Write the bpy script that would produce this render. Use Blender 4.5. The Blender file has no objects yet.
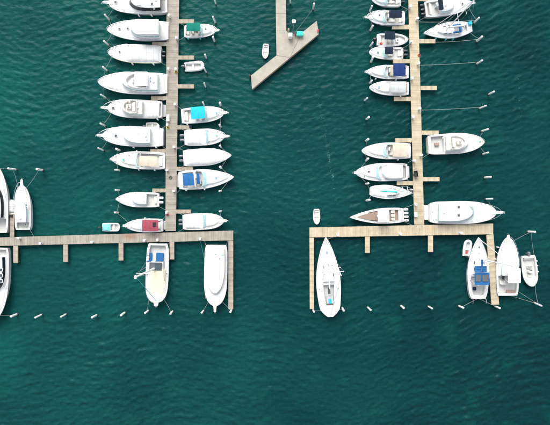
import bpy, math, random
import numpy as np
from mathutils import Vector, Matrix
random.seed(7)
R = math.radians
scene = bpy.context.scene
C = scene.collection

# ---------------------------------------------------------------- camera / light
HCAM = 90.0            # height of the drone above the water
S = 0.2                # metres per photo pixel at water level
CX, CY = 275.0, 212.5
cd = bpy.data.cameras.new('camera'); cam = bpy.data.objects.new('camera', cd); C.objects.link(cam)
cam.location = (0, 0, HCAM); cam.rotation_euler = (0, 0, 0)
cd.sensor_fit = 'HORIZONTAL'; cd.sensor_width = 36.0
cd.lens = 36.0 * HCAM / (550 * S)
cd.clip_end = 6000; cd.clip_start = 1
scene.camera = cam

SUN_EL, SUN_AZ = 42, -12       # bright, thinly overcast sky
w = bpy.data.worlds.new('World'); scene.world = w; w.use_nodes = True
nt = w.node_tree; nt.nodes.clear()
sky = nt.nodes.new('ShaderNodeTexSky'); sky.sky_type = 'NISHITA'; sky.sun_disc = False
sky.sun_elevation = R(SUN_EL); sky.sun_rotation = R(SUN_AZ); sky.air_density = 1.0; sky.dust_density = 4.0
hs = nt.nodes.new('ShaderNodeHueSaturation'); hs.inputs['Saturation'].default_value = 0.35
bg = nt.nodes.new('ShaderNodeBackground'); bg.inputs[1].default_value = 0.15
wo = nt.nodes.new('ShaderNodeOutputWorld')
nt.links.new(sky.outputs[0], hs.inputs['Color']); nt.links.new(hs.outputs[0], bg.inputs[0]); nt.links.new(bg.outputs[0], wo.inputs[0])
sl = bpy.data.lights.new('sun', 'SUN'); sl.energy = 1.0; sl.angle = R(40); sl.color = (1.0, 0.985, 0.965)
sun = bpy.data.objects.new('sun', sl); C.objects.link(sun)
# the sky's sun_rotation turns clockwise from +Y
d = Vector((math.sin(R(SUN_AZ)) * math.cos(R(SUN_EL)), math.cos(R(SUN_AZ)) * math.cos(R(SUN_EL)), math.sin(R(SUN_EL))))
sun.rotation_euler = d.to_track_quat('Z', 'Y').to_euler(); sun.location = d * 60
vs = scene.view_settings
vs.view_transform = 'Standard'; vs.look = 'None'; vs.gamma = 1; vs.use_curve_mapping = False
vs.exposure = 1.06

# ---------------------------------------------------------------- materials
MATS = {}
def mat(name, col, rough=0.5, metal=0.0, var=0.08, scale=3.0, bump=0.0, bscale=60.0, island=0.0, trans=0.0, spec=0.5, streak=None):
    if name in MATS: return MATS[name]
    m = bpy.data.materials.new(name); m.use_nodes = True
    n, l = m.node_tree.nodes, m.node_tree.links
    b = n['Principled BSDF']
    b.inputs['Roughness'].default_value = rough; b.inputs['Metallic'].default_value = metal
    b.inputs['Specular IOR Level'].default_value = spec
    if trans: b.inputs['Transmission Weight'].default_value = trans
    tc = n.new('ShaderNodeTexCoord')
    no = n.new('ShaderNodeTexNoise'); no.inputs['Scale'].default_value = scale; no.inputs['Detail'].default_value = 5
    src = tc.outputs['Object']
    if streak:
        mp = n.new('ShaderNodeMapping'); mp.inputs['Scale'].default_value = streak; l.new(src, mp.inputs[0]); src = mp.outputs[0]
    l.new(src, no.inputs['Vector'])
    mr = n.new('ShaderNodeMapRange'); mr.inputs[1].default_value = 0.25; mr.inputs[2].default_value = 0.75
    mr.inputs[3].default_value = 1 - var; mr.inputs[4].default_value = 1 + var * 0.6
    l.new(no.outputs['Fac'], mr.inputs[0])
    val = mr.outputs[0]
    if island:
        ge = n.new('ShaderNodeNewGeometry'); m2 = n.new('ShaderNodeMapRange')
        m2.inputs[3].default_value = 1 - island; m2.inputs[4].default_value = 1 + island
        l.new(ge.outputs['Random Per Island'], m2.inputs[0])
        mu = n.new('ShaderNodeMath'); mu.operation = 'MULTIPLY'; l.new(val, mu.inputs[0]); l.new(m2.outputs[0], mu.inputs[1]); val = mu.outputs[0]
    vm = n.new('ShaderNodeVectorMath'); vm.operation = 'SCALE'; vm.inputs[0].default_value = col
    l.new(val, vm.inputs['Scale']); l.new(vm.outputs[0], b.inputs['Base Color'])
    if bump:
        nb = n.new('ShaderNodeTexNoise'); nb.inputs['Scale'].default_value = bscale; l.new(tc.outputs['Object'], nb.inputs['Vector'])
        bp = n.new('ShaderNodeBump'); bp.inputs['Strength'].default_value = bump; bp.inputs['Distance'].default_value = 0.02
        l.new(nb.outputs['Fac'], bp.inputs['Height']); l.new(bp.outputs[0], b.inputs['Normal'])
    MATS[name] = m
    return m
mat('gelcoat', (0.72, 0.72, 0.71), 0.25, var=0.07, scale=1.2)
mat('gelcoat_cool', (0.62, 0.67, 0.68), 0.22, var=0.05, scale=1.5)
mat('gelcoat_warm', (0.70, 0.67, 0.61), 0.25, var=0.05, scale=1.5)
mat('nonskid', (0.55, 0.555, 0.54), 0.7, var=0.13, scale=1.8, bump=0.3, bscale=120)
mat('sole', (0.52, 0.52, 0.49), 0.7, var=0.12, scale=3, bump=0.3, bscale=90)
mat('cover_white', (0.64, 0.64, 0.62), 0.75, var=0.10, scale=1.2, bump=0.35, bscale=5)
mat('vinyl', (0.64, 0.63, 0.58), 0.5, var=0.05)
mat('beige_canvas', (0.52, 0.45, 0.36), 0.85, var=0.1, bump=0.3, bscale=9, spec=0.15)
mat('grey_canvas', (0.44, 0.46, 0.45), 0.85, var=0.1, bump=0.3, bscale=9, spec=0.15)
mat('navy_canvas', (0.009, 0.019, 0.036), 0.8, var=0.2, bump=0.3, bscale=9, spec=0.15)
mat('royal_canvas', (0.012, 0.032, 0.13), 0.8, var=0.2, bump=0.3, bscale=9, spec=0.15)
mat('blue_canvas', (0.022, 0.115, 0.29), 0.8, var=0.2, bump=0.3, bscale=9, spec=0.15)
mat('cyan_canvas', (0.02, 0.42, 0.62), 0.8, var=0.12, bump=0.3, bscale=9, spec=0.15)
mat('pale_cyan', (0.20, 0.58, 0.60), 0.8, var=0.12, bump=0.3, bscale=9)
mat('green_canvas', (0.005, 0.16, 0.12), 0.8, var=0.2, bump=0.3, bscale=9, spec=0.15)
mat('aqua_canvas', (0.05, 0.50, 0.42), 0.8, var=0.15, bump=0.3, bscale=9, spec=0.15)
mat('red_canvas', (0.28, 0.06, 0.085), 0.85, var=0.15, bump=0.3, bscale=9, spec=0.15)
mat('beige_deck', (0.66, 0.58, 0.43), 0.75, var=0.08, bump=0.2, bscale=80)
mat('teak', (0.29, 0.205, 0.16), 0.7, var=0.25, scale=4, island=0.12, streak=(1, 6, 1))
mat('dark_glass', (0.012, 0.016, 0.020), 0.08, var=0.1)
mat('hatch_lens', (0.05, 0.07, 0.08), 0.15, var=0.1)
mat('aqua_lens', (0.08, 0.38, 0.42), 0.15, var=0.1)
mat('tint_glass', (0.42, 0.66, 0.66), 0.08, var=0.05, trans=0.35)
mat('rubber', (0.02, 0.02, 0.022), 0.6, var=0.2)
mat('engine_black', (0.015, 0.016, 0.018), 0.25, var=0.2)
mat('engine_grey', (0.13, 0.15, 0.16), 0.3, var=0.2)
mat('engine_white', (0.74, 0.75, 0.76), 0.25, var=0.05)
mat('steel', (0.72, 0.73, 0.74), 0.25, metal=0.9, var=0.05)
mat('alloy', (0.66, 0.67, 0.68), 0.45, metal=0.3, var=0.05)
mat('rope', (0.48, 0.50, 0.47), 0.9, var=0.25, scale=8)
mat('rope_cyan', (0.05, 0.45, 0.45), 0.9, var=0.2, scale=8)
mat('rub_rail', (0.09, 0.10, 0.11), 0.5, var=0.1)
mat('rail_yellow', (0.50, 0.52, 0.10), 0.5, var=0.1)
mat('navy_trim', (0.02, 0.03, 0.08), 0.4, var=0.1)
mat('bottom_paint', (0.03, 0.05, 0.09), 0.6, var=0.2)
mat('fender_white', (0.76, 0.77, 0.76), 0.45, var=0.06)
mat('fender_cyan', (0.04, 0.40, 0.45), 0.45, var=0.06)
mat('red', (0.50, 0.03, 0.04), 0.5, var=0.1)
mat('yellow', (0.62, 0.48, 0.05), 0.6, var=0.1)
mat('tube_grey', (0.62, 0.65, 0.66), 0.55, var=0.06)
mat('sleeve', (0.78, 0.78, 0.77), 0.5, var=0.13, scale=2.5, streak=(2, 2, .6))
mat('pile_wood', (0.10, 0.065, 0.04), 0.9, var=0.4, scale=4, bump=0.5, bscale=20, streak=(3, 3, 0.4))
mat('black_plastic', (0.02, 0.02, 0.02), 0.5, var=0.2)
mat('lamp_white', (0.78, 0.78, 0.77), 0.4, var=0.04)
mat('foam', (0.09, 0.21, 0.20), 0.8, var=0.1)

def stained(name, col, stains, var, island, streak, rough=0.85, mottle=0.0):
    """weathered timber or concrete: per-board tone, grain, plus rust/bleach stains at world spots"""
    m = mat(name, col, rough, var=var, scale=1.0, island=island, streak=streak, bump=0.25, bscale=40, spec=0.25)
    n, l = m.node_tree.nodes, m.node_tree.links
    b = n['Principled BSDF']; src = b.inputs['Base Color'].links[0].from_socket
    tc = next(x for x in n if x.type == 'TEX_COORD')
    big = n.new('ShaderNodeTexNoise'); big.inputs['Scale'].default_value = 0.35; big.inputs['Detail'].default_value = 6; big.inputs['Roughness'].default_value = 0.65
    l.new(tc.outputs['Object'], big.inputs['Vector'])
    mr = n.new('ShaderNodeMapRange'); mr.inputs[1].default_value = 0.3; mr.inputs[2].default_value = 0.7
    mr.inputs[3].default_value = 0.84; mr.inputs[4].default_value = 1.10; l.new(big.outputs['Fac'], mr.inputs[0])
    vm = n.new('ShaderNodeVectorMath'); vm.operation = 'SCALE'; l.new(src, vm.inputs[0]); l.new(mr.outputs[0], vm.inputs['Scale'])
    out = vm.outputs[0]
    for (wx, wy, rx, ry, c, amt) in stains:
        mp = n.new('ShaderNodeMapping'); mp.vector_type = 'POINT'
        mp.inputs['Location'].default_value = (-wx / rx, -wy / ry, 0); mp.inputs['Scale'].default_value = (1 / rx, 1 / ry, 0)
        l.new(tc.outputs['Object'], mp.inputs[0])
        ad = n.new('ShaderNodeTexNoise'); ad.inputs['Scale'].default_value = 1.6; ad.inputs['Detail'].default_value = 4
        l.new(tc.outputs['Object'], ad.inputs['Vector'])
        ln = n.new('ShaderNodeVectorMath'); ln.operation = 'LENGTH'; l.new(mp.outputs[0], ln.inputs[0])
        su = n.new('ShaderNodeMath'); su.operation = 'ADD'; l.new(ln.outputs['Value'], su.inputs[0]); l.new(ad.outputs['Fac'], su.inputs[1])
        r2 = n.new('ShaderNodeMapRange'); r2.inputs[1].default_value = 1.5; r2.inputs[2].default_value = 0.4; r2.inputs[3].default_value = 0; r2.inputs[4].default_value = amt
        l.new(su.outputs[0], r2.inputs[0])
        mx = n.new('ShaderNodeMix'); mx.data_type = 'RGBA'; l.new(r2.outputs[0], mx.inputs[0]); l.new(out, mx.inputs[6]); mx.inputs[7].default_value = (*c, 1)
        out = mx.outputs[2]
    l.new(out, b.inputs['Base Color'])
    return m
def W(px, py): return ((px - CX) * S, (CY - py) * S)
sx, sy = W(131, 236); tx, ty = W(430, 228)
stained('dock_grey', (0.305, 0.276, 0.228), [(sx, sy, 2.2, 0.9, (0.25, 0.12, 0.06), 0.8)], 0.14, 0.12, (1, 1, 1))
stained('dock_tan', (0.44, 0.375, 0.265), [(tx, ty, 1.6, 0.7, (0.50, 0.25, 0.10), 0.4)], 0.12, 0.10, (1, 1, 1))
stained('finger_grey', (0.335, 0.288, 0.225), [], 0.14, 0.12, (1, 1, 1))
stained('pier_concrete', (0.36, 0.335, 0.28), [(W(292, 40)[0], W(292, 40)[1], 2.0, 1.0, (0.27, 0.22, 0.15), 0.7), (W(268, 66)[0], W(268, 66)[1], 3.0, 1.2, (0.30, 0.28, 0.24), 0.6), (W(280, 18)[0], W(280, 18)[1], .8, 3.0, (0.30, 0.275, 0.23), 0.6)], 0.14, 0.05, (1, 1, 1))
mat('fascia', (0.16, 0.12, 0.085), 0.9, var=0.3, scale=2, bump=0.4, bscale=20)
mat('fascia_tan', (0.26, 0.20, 0.13), 0.9, var=0.3, scale=2, bump=0.4, bscale=20)

# ---------------------------------------------------------------- helpers
def P(px, py, z=0.0):
    """photo pixel -> point at height z (things are placed on the water, the deck or a hull of known height)"""
    k = S * (HCAM - z) / HCAM
    return Vector(((px - CX) * k, (CY - py) * k, z))

class MB:
    def __init__(s): s.v = []; s.f = []
    def add(s, v, f):
        o = len(s.v); s.v += [tuple(p) for p in v]; s.f += [tuple(i + o for i in q) for q in f]
        return s
    def loft(s, rings, close=True, cap0=True, cap1=True):
        n = len(rings[0]); v = [p for r in rings for p in r]; f = []
        for i in range(len(rings) - 1):
            for j in range(n if close else n - 1):
                a = i * n + j; b = i * n + (j + 1) % n
                f.append((a, b, b + n, a + n))
        if cap0: f.append(tuple(range(n - 1, -1, -1)))
        if cap1: f.append(tuple(range((len(rings) - 1) * n, len(rings) * n)))
        return s.add(v, f)
    def stack(s, rings):     # rings: (outline, z), closed at both ends
        return s.loft([[(x, y, z) for x, y in o] for o, z in rings])
    def slab(s, o, z0, z1, b=0.02):
        i = inset(o, b)
        return s.stack([(i, z0), (o, z0 + b), (o, z1 - b), (i, z1)])
    def box(s, x0, x1, y0, y1, z0, z1, b=0.015):
        return s.slab(rrect(x0, x1, y0, y1, min(b * 1.5, (x1 - x0) * .3, (y1 - y0) * .3), 1), z0, z1, min(b, (z1 - z0) * .3))
    def tube(s, pts, r, n=6, cap=True):
        pts = [Vector(p) for p in pts]; rings = []
        for i, p in enumerate(pts):
            t = (pts[min(i + 1, len(pts) - 1)] - pts[max(i - 1, 0)]).normalized()
            a = Vector((0, 0, 1)) if abs(t.z) < 0.9 else Vector((1, 0, 0))
            u = t.cross(a).normalized(); q = t.cross(u)
            rr = r[i] if isinstance(r, (list, tuple)) else r
            rings.append([p + u * (rr * math.cos(2 * math.pi * k / n)) + q * (rr * math.sin(2 * math.pi * k / n)) for k in range(n)])
        return s.loft(rings, True, cap, cap)
    def build(s, name, m, parent=None, smooth=35, root=False):
        me = bpy.data.meshes.new(name); me.from_pydata(s.v, [], s.f); me.validate()
        if m: me.materials.append(MATS[m])
        if smooth:
            me.polygons.foreach_set('use_smooth', [True] * len(me.polygons)); me.set_sharp_from_angle(angle=R(smooth))
        me.update()
        o = bpy.data.objects.new(name, me); C.objects.link(o)
        if parent is not None: o.parent = parent
        return o

def inset(o, d):
    n = len(o); out = []
    ar = sum(o[i][0] * o[(i + 1) % n][1] - o[(i + 1) % n][0] * o[i][1] for i in range(n))
    sg = 1 if ar > 0 else -1
    for i in range(n):
        a = Vector(o[i - 1]); p = Vector(o[i]); c = Vector(o[(i + 1) % n])
        e1 = (p - a); e2 = (c - p)
        if e1.length < 1e-6: e1 = e2
        if e2.length < 1e-6: e2 = e1
        e1 = e1.normalized(); e2 = e2.normalized()
        nn = Vector((-(e1.y + e2.y), e1.x + e2.x)); nn = nn.normalized() if nn.length > 1e-6 else Vector((-e1.y, e1.x))
        k = max(0.5, nn.dot(Vector((-e1.y, e1.x))))
        out.append((p.x + sg * nn.x * d / k, p.y + sg * nn.y * d / k))
    return out
def rrect(x0, x1, y0, y1, r, k=4):
    o = []
    for cx, cy, a0 in ((x1 - r, y1 - r, 0), (x0 + r, y1 - r, 90), (x0 + r, y0 + r, 180), (x1 - r, y0 + r, 270)):
        for i in range(k + 1):
            a = R(a0 + 90 * i / k); o.append((cx + r * math.cos(a), cy + r * math.sin(a)))
    return o
def scaled(o, sx, sy=None, dx=0):
    sy = sx if sy is None else sy
    cx = (min(p[0] for p in o) + max(p[0] for p in o)) / 2; cy = (min(p[1] for p in o) + max(p[1] for p in o)) / 2
    return [(cx + (x - cx) * sx + dx, cy + (y - cy) * sy) for x, y in o]
def tag(o, label, cat, group=None):
    o['label'] = label; o['category'] = cat
    if group: o['group'] = group
    return o
def empty(name, loc=(0, 0, 0), rz=0):
    o = bpy.data.objects.new(name, None); o.location = loc; o.rotation_euler = (0, 0, rz); o.empty_display_size = 0.3; C.objects.link(o)
    return o
def copy_tree(o, parent=None):
    c = o.copy(); C.objects.link(c); c.parent = parent
    for ch in o.children: copy_tree(ch, c)
    return c
ORD = ['first', 'second', 'third', 'fourth', 'fifth', 'sixth', 'seventh', 'eighth', 'ninth', 'tenth', 'eleventh', 'twelfth', 'thirteenth', 'fourteenth', 'fifteenth', 'sixteenth']

# ---------------------------------------------------------------- water
rng = np.random.default_rng(4)
def axis(half, step):
    a = np.arange(-half, half + 1e-6, step); o = []; x = half; g = step
    while x < 3200: g *= 1.6; x += g; o.append(x)
    o = np.array(o)
    return np.concatenate([-o[::-1], a, o])
WV = []
for i in range(36):
    lam = 0.6 * (2.3 / 0.6) ** rng.random(); th = R(88) + rng.normal() * R(24)
    k = 2 * math.pi / lam
    WV.append((k * math.cos(th), k * math.sin(th), 0.0086 * lam ** 0.9 * (0.6 + 0.8 * rng.random()), rng.random() * 6.283))
LOWF = [(rng.normal() * 0.10, rng.normal() * 0.10, rng.random() * 6.283) for _ in range(7)]
def wave(x, y):
    x = np.asarray(x, float); y = np.asarray(y, float)
    xx = x + 1.1 * np.sin(y * 0.21 + 1.0) + 0.9 * np.sin(x * 0.13 - y * 0.11)
    yy = y + 1.3 * np.sin(x * 0.10 + 0.4) + 0.6 * np.sin(x * 0.27 + y * 0.07)
    yy = yy - 0.0032 * x * np.maximum(x, 0)        # the crests swing round towards the east
    h = np.zeros_like(xx)
    for kx, ky, a, p in WV: h += a * (np.exp(0.9 * np.sin(kx * xx + ky * yy + p)) - 1.21) * 0.8
    m = np.zeros_like(xx)
    for kx, ky, p in LOWF: m += np.sin(kx * x + ky * y + p)
    m = 0.85 + 0.13 * m
    fade = np.clip((95 - np.hypot(x, y)) / 20, 0, 1)
    return h * np.clip(m, 0.25, 1.5) * fade
ax, ay = axis(64, 0.19), axis(50, 0.19)
X, Y = np.meshgrid(ax, ay); Z = wave(X, Y)
nx, ny = len(ax), len(ay)
me = bpy.data.meshes.new('sea_water')
co = np.stack([X.ravel(), Y.ravel(), Z.ravel()], 1)
idx = np.arange(nx * ny).reshape(ny, nx)
q = np.stack([idx[:-1, :-1], idx[:-1, 1:], idx[1:, 1:], idx[1:, :-1]], -1).reshape(-1, 4)
me.vertices.add(len(co)); me.vertices.foreach_set('co', co.ravel())
me.loops.add(q.size); me.loops.foreach_set('vertex_index', q.ravel().astype(np.int32))
me.polygons.add(len(q)); me.polygons.foreach_set('loop_start', np.arange(0, q.size, 4, dtype=np.int32))
me.polygons.foreach_set('use_smooth', np.ones(len(q), bool)); me.update(calc_edges=True)
water = bpy.data.objects.new('sea_water', me); C.objects.link(water); water['kind'] = 'structure'
water['label'] = 'rippled dark teal harbour water'
m = bpy.data.materials.new('water'); m.use_nodes = True; me.materials.append(m)
n, l = m.node_tree.nodes, m.node_tree.links
b = n['Principled BSDF']; b.inputs['Roughness'].default_value = 0.12; b.inputs['IOR'].default_value = 1.33; b.inputs['Specular IOR Level'].default_value = 0.07
tc = n.new('ShaderNodeTexCoord')
def noise(scale, detail=3, vec=None, rough=0.5):
    o = n.new('ShaderNodeTexNoise'); o.inputs['Scale'].default_value = scale; o.inputs['Detail'].default_value = detail; o.inputs['Roughness'].default_value = rough
    l.new(vec or tc.outputs['Object'], o.inputs['Vector']); return o.outputs['Fac']
def maprange(src, a, b_, c, d_):
    o = n.new('ShaderNodeMapRange'); o.inputs[1].default_value = a; o.inputs[2].default_value = b_; o.inputs[3].default_value = c; o.inputs[4].default_value = d_
    l.new(src, o.inputs[0]); return o.outputs[0]
def math2(op, a, b_):
    o = n.new('ShaderNodeMath'); o.operation = op
    for i, s_ in enumerate((a, b_)):
        if isinstance(s_, (int, float)): o.inputs[i].default_value = s_
        else: l.new(s_, o.inputs[i])
    return o.outputs[0]
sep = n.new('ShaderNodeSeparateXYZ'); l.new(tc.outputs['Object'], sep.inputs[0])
# base colour darkens towards the east and south, broken by broad noise
water_tone = math2('ADD', math2('MULTIPLY', sep.outputs[0], 0.0050), math2('MULTIPLY', sep.outputs[1], -0.0042))
water_tone = math2('ADD', water_tone, maprange(noise(0.045, 4), 0.3, 0.7, 0.22, 0.78))
cr = n.new('ShaderNodeValToRGB'); l.new(water_tone, cr.inputs[0])
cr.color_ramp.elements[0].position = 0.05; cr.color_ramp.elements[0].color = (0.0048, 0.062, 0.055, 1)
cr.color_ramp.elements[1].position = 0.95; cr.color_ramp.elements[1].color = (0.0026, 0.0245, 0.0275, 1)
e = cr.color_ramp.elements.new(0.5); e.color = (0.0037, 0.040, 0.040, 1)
# sand showing green through the shallows here and there
sand = maprange(noise(0.16, 5, rough=0.6), 0.55, 0.78, 0.0, 0.45)
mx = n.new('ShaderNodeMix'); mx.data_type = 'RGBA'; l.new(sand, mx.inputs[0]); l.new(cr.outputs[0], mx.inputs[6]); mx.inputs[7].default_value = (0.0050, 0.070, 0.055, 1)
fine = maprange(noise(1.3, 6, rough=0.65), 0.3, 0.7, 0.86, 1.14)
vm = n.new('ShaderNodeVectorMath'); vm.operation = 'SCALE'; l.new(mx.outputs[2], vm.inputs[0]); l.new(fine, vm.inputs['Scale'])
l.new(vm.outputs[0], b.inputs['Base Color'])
mp = n.new('ShaderNodeMapping'); mp.inputs['Scale'].default_value = (0.8, 2.0, 1); mp.inputs['Rotation'].default_value = (0, 0, R(-12)); l.new(tc.outputs['Object'], mp.inputs[0])
hgt = math2('ADD', math2('MULTIPLY', noise(0.9, 3, mp.outputs[0]), 0.40), math2('MULTIPLY', noise(2.4, 3, mp.outputs[0]), 0.18))
bp = n.new('ShaderNodeBump'); bp.inputs['Strength'].default_value = 0.6; bp.inputs['Distance'].default_value = 0.35
l.new(hgt, bp.inputs['Height']); l.new(bp.outputs[0], b.inputs['Normal'])

# ---------------------------------------------------------------- docks
DECK = 0.95
def lerp(a, b, t): return a + (b - a) * t
def quad_pt(q, u, v):  # q = start-left, start-right, end-left, end-right ; u along, v across
    return lerp(lerp(q[0], q[1], v), lerp(q[2], q[3], v), u)
def board_panel(q, u0, u1, nb, name, m, parent, z=DECK, th=0.045):
    mb = MB(); gap = 0.03
    for i in range(nb):
        a = u0 + (u1 - u0) * (i + (0.10 if i == 0 else gap)) / nb; b_ = u0 + (u1 - u0) * (i + 1 - gap) / nb
        jz = random.uniform(-.005, .005); v0 = random.uniform(-.004, .004); v1 = 1 + random.uniform(-.004, .004)
        c = [quad_pt(q, a, v0), quad_pt(q, a, v1), quad_pt(q, b_, v1), quad_pt(q, b_, v0)]
        lo = [(p.x, p.y, z - th + jz) for p in c]; hi = [(p.x, p.y, z + jz) for p in c]
        mb.add(lo + hi, [(3, 2, 1, 0), (4, 5, 6, 7), (0, 1, 5, 4), (1, 2, 6, 5), (2, 3, 7, 6), (3, 0, 4, 7)])
    return mb.build(name, m, parent, smooth=0)
def frame_mb(q, z=DECK - 0.055, h=0.3, joist=2.0):
    """edge beams, end beams and cross joists below the boards"""
    mb = MB()
    def beam(a, b_, wd, z0, z1):
        dv = (b_ - a); dv.z = 0; nrm = Vector((-dv.y, dv.x, 0)).normalized() * (wd / 2)
        c = [a - nrm, a + nrm, b_ + nrm, b_ - nrm]
        lo = [(p.x, p.y, z0) for p in c]; hi = [(p.x, p.y, z1) for p in c]
        mb.add(lo + hi, [(0, 1, 2, 3), (7, 6, 5, 4), (4, 5, 1, 0), (5, 6, 2, 1), (6, 7, 3, 2), (7, 4, 0, 3)])
    L = (quad_pt(q, 0, .5) - quad_pt(q, 1, .5)).length; wd = (q[0] - q[1]).length
    for v in (0.10 / wd, 1 - 0.10 / wd): beam(quad_pt(q, 0.002, v), quad_pt(q, 0.998, v), 0.12, z - h, z)
    nj = max(2, int(L / joist))
    for i in range(nj + 1):
        u = lerp(0.12 / L, 1 - 0.12 / L, i / nj); beam(quad_pt(q, u, 0.17 / wd), quad_pt(q, u, 1 - 0.17 / wd), 0.1, z - h + .02, z - .002)
    return mb
def pile_mb(p, r, z0, z1):
    mb = MB(); n_ = 10; rings = []
    for z, k in ((z0, 1.05), (z1 - 0.03, 1.0), (z1, 0.92)):
        rings.append([(p.x + r * k * math.cos(2 * math.pi * i / n_), p.y + r * k * math.sin(2 * math.pi * i / n_), z) for i in range(n_)])
    return mb.loft(rings)
def quadpx(*c): return [P(x, y, DECK) for x, y in c]
def pier(name, label, q, m, fm, bl=1.3, nb=6):
    root = empty(name, (0, 0, 0)); tag(root, label, 'pier')
    L = (quad_pt(q, 0, .5) - quad_pt(q, 1, .5)).length; k = max(1, round(L / bl))
    for i in range(k): board_panel(q, i / k, (i + 1) / k, nb, 'deck_panel', m, root)
    frame_mb(q).build('deck_frame', fm, root, smooth=0)
    wd = (q[0] - q[1]).length; kp = max(2, round(L / 5.5))
    for i in range(kp + 1):
        for v in (0.32 / wd, 1 - 0.32 / wd):
            pile_mb(quad_pt(q, lerp(0.5 / L, 1 - 0.5 / L, i / kp), v), 0.15, -3.5, DECK - 0.058).build('support_pile', 'pile_wood', root)
    return root
def finger(parent, c, m, fm):
    """c: px corners start-left, start-right (at the dock), end-left, end-right"""
    q = quadpx(*c)
    f = frame_mb(q, joist=1.2).build('finger_pier', fm, parent, smooth=0)
    L = (quad_pt(q, 0, .5) - quad_pt(q, 1, .5)).length
    k = max(1, round(L / 1.1))
    for i in range(k): board_panel(q, i / k, (i + 1) / k, 5, 'finger_panel', m, f)
    wd = (q[0] - q[1]).length
    for u in ((0.93,) if L < 5 else (0.3, 0.62, 0.97)):
        for v in (0.26 / wd, 1 - 0.26 / wd): pile_mb(quad_pt(q, u, v), 0.13, -3.5, DECK - 0.058).build('support_pile', 'pile_wood', f)
# left dock: long walkway and its cross pier
LD = pier('walkway_pier', 'long grey timber walkway pier with boats on both sides, left of the two', quadpx((167.0, -60), (180.0, -60), (165.4, 230.9), (175.8, 230.9)), 'dock_grey', 'fascia')
LC = pier('cross_pier', 'grey timber cross pier at the foot of the left walkway, with a rust stain', quadpx((-30, 238.3), (-30, 246.6), (233.2, 230.6), (233.2, 240.2)), 'dock_grey', 'fascia')
RD = pier('walkway_pier', 'long tan timber walkway pier with boats on both sides, right of the two', quadpx((406.8, -60), (416.2, -60), (414.3, 224.6), (424.2, 224.6)), 'dock_tan', 'fascia_tan')
RC = pier('cross_pier', 'pale tan timber cross pier at the foot of the right walkway', quadpx((309.4, 227.5), (309.4, 237.4), (493.2, 223.5), (493.2, 234.2)), 'dock_tan', 'fascia_tan')
def xl(y): return 168.4 - (y) * 0.0118
def xr(y): return 178.8 - (y) * 0.0132
for x0, y0, y1 in ((152, 42, 46), (151, 96, 100), (150, 149, 153), (152.3, 188.6, 192.3)):
    e_ = xl((y0 + y1) / 2) + .0; finger(LD, ((e_, y0), (e_, y1), (x0, y0), (x0, y1)), 'finger_grey', 'fascia')
for x1, y0, y1 in ((194, 19.3, 23.4), (194, 55.6, 59.5), (194, 84.4, 88.4), (191.6, 125.4, 129.4), (193, 166.9, 170.8), (191, 209.6, 213.5)):
    e_ = xr((y0 + y1) / 2) + .0; finger(LD, ((e_, y0), (e_, y1), (x1, y0), (x1, y1)), 'finger_grey', 'fascia')
def yb(x): return 246.0 - (x + 30) * 0.0247 + 0.9
def yt(x): return 238.3 - (x + 30) * 0.0293 - 0.2
for x0, x1, y1 in ((13.2, 17.8, 263), (63.2, 67.8, 262), (118.6, 123.3, 260.5), (169.6, 174.2, 259.4), (228.4, 233.2, 309.2)):
    y_ = yb((x0 + x1) / 2); finger(LC, ((x0, y_), (x1, y_), (x0, y1), (x1, y1)), 'finger_grey', 'fascia')
finger(LC, ((9.8, yt(12)), (14, yt(12)), (9.8, 214), (14, 214)), 'finger_grey', 'fascia')
def rl(y): return 408.4 + y * 0.0263
def rr(y): return 417.9 + y * 0.0280
for x0, y0, y1 in ((392, 24.8, 29.2), (393, 59.3, 63.1), (394, 96.8, 101), (395.3, 138.2, 142.3), (396.8, 181.1, 185.2)):
    e_ = rl((y0 + y1) / 2) - .15; finger(RD, ((e_, y0), (e_, y1), (x0, y0), (x0, y1)), 'dock_tan', 'fascia_tan')
for x1, y0, y1 in ((433, -3, 1), (435.4, 39.1, 43.2), (437, 86, 90), (438.7, 130.6, 134.8), (439.6, 177.1, 181.2)):
    e_ = rr((y0 + y1) / 2) + .15; finger(RD, ((e_, y0), (e_, y1), (x1, y0), (x1, y1)), 'dock_tan', 'fascia_tan')
for x0, x1, y1 in ((365, 369.8, 253), (428.1, 433, 252)):
    y_ = 237.6 - (x0 - 309) * 0.0174; finger(RC, ((x0, y_), (x1, y_), (x0, y1), (x1, y1)), 'dock_tan', 'fascia_tan')
finger(RC, ((309.5, 237.8), (313.9, 237.8), (309.8, 309), (314, 309)), 'dock_tan', 'fascia_tan')
finger(RC, ((486.4, 234.8), (493.4, 234.2), (491.6, 304.8), (499.2, 304.6)), 'dock_tan', 'fascia_tan')

# concrete Y-shaped pier in the middle
cp = empty('concrete_pier'); tag(cp, 'pale concrete pier with a slanting arrow-shaped head between the two docks', 'pier')
def slabpx(name, poly, z0, z1, m, parent, b=0.03):
    o = [(P(x, y, z1).x, P(x, y, z1).y) for x, y in poly]
    if sum(o[i - 1][0] * o[i][1] - o[i][0] * o[i - 1][1] for i in range(len(o))) < 0: o = o[::-1]
    return MB().slab(o, z0, z1, b).build(name, m, parent, smooth=0)
ys = [-60, -40, -22, -4, 14, 31.0]
for a, b_ in zip(ys[:-1], ys[1:]):
    slabpx('deck_slab', [(275.7 + a * .012, a), (286.0 + a * .01, a), (286.0 + b_ * .01, b_ - .12), (275.7 + b_ * .012, b_ - .12)], 0.62, 1.0, 'pier_concrete', cp)
slabpx('deck_slab', [(276.1, 31), (286.4, 31), (290.3, 34.6), (301.5, 33.0), (290, 57.7), (276.5, 55.4)], 0.62, 1.0, 'pier_concrete', cp)
slabpx('deck_slab', [(276.4, 55.55), (289.85, 57.85), (252, 89.4), (250.9, 75.6)], 0.62, 1.0, 'pier_concrete', cp)
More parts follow.
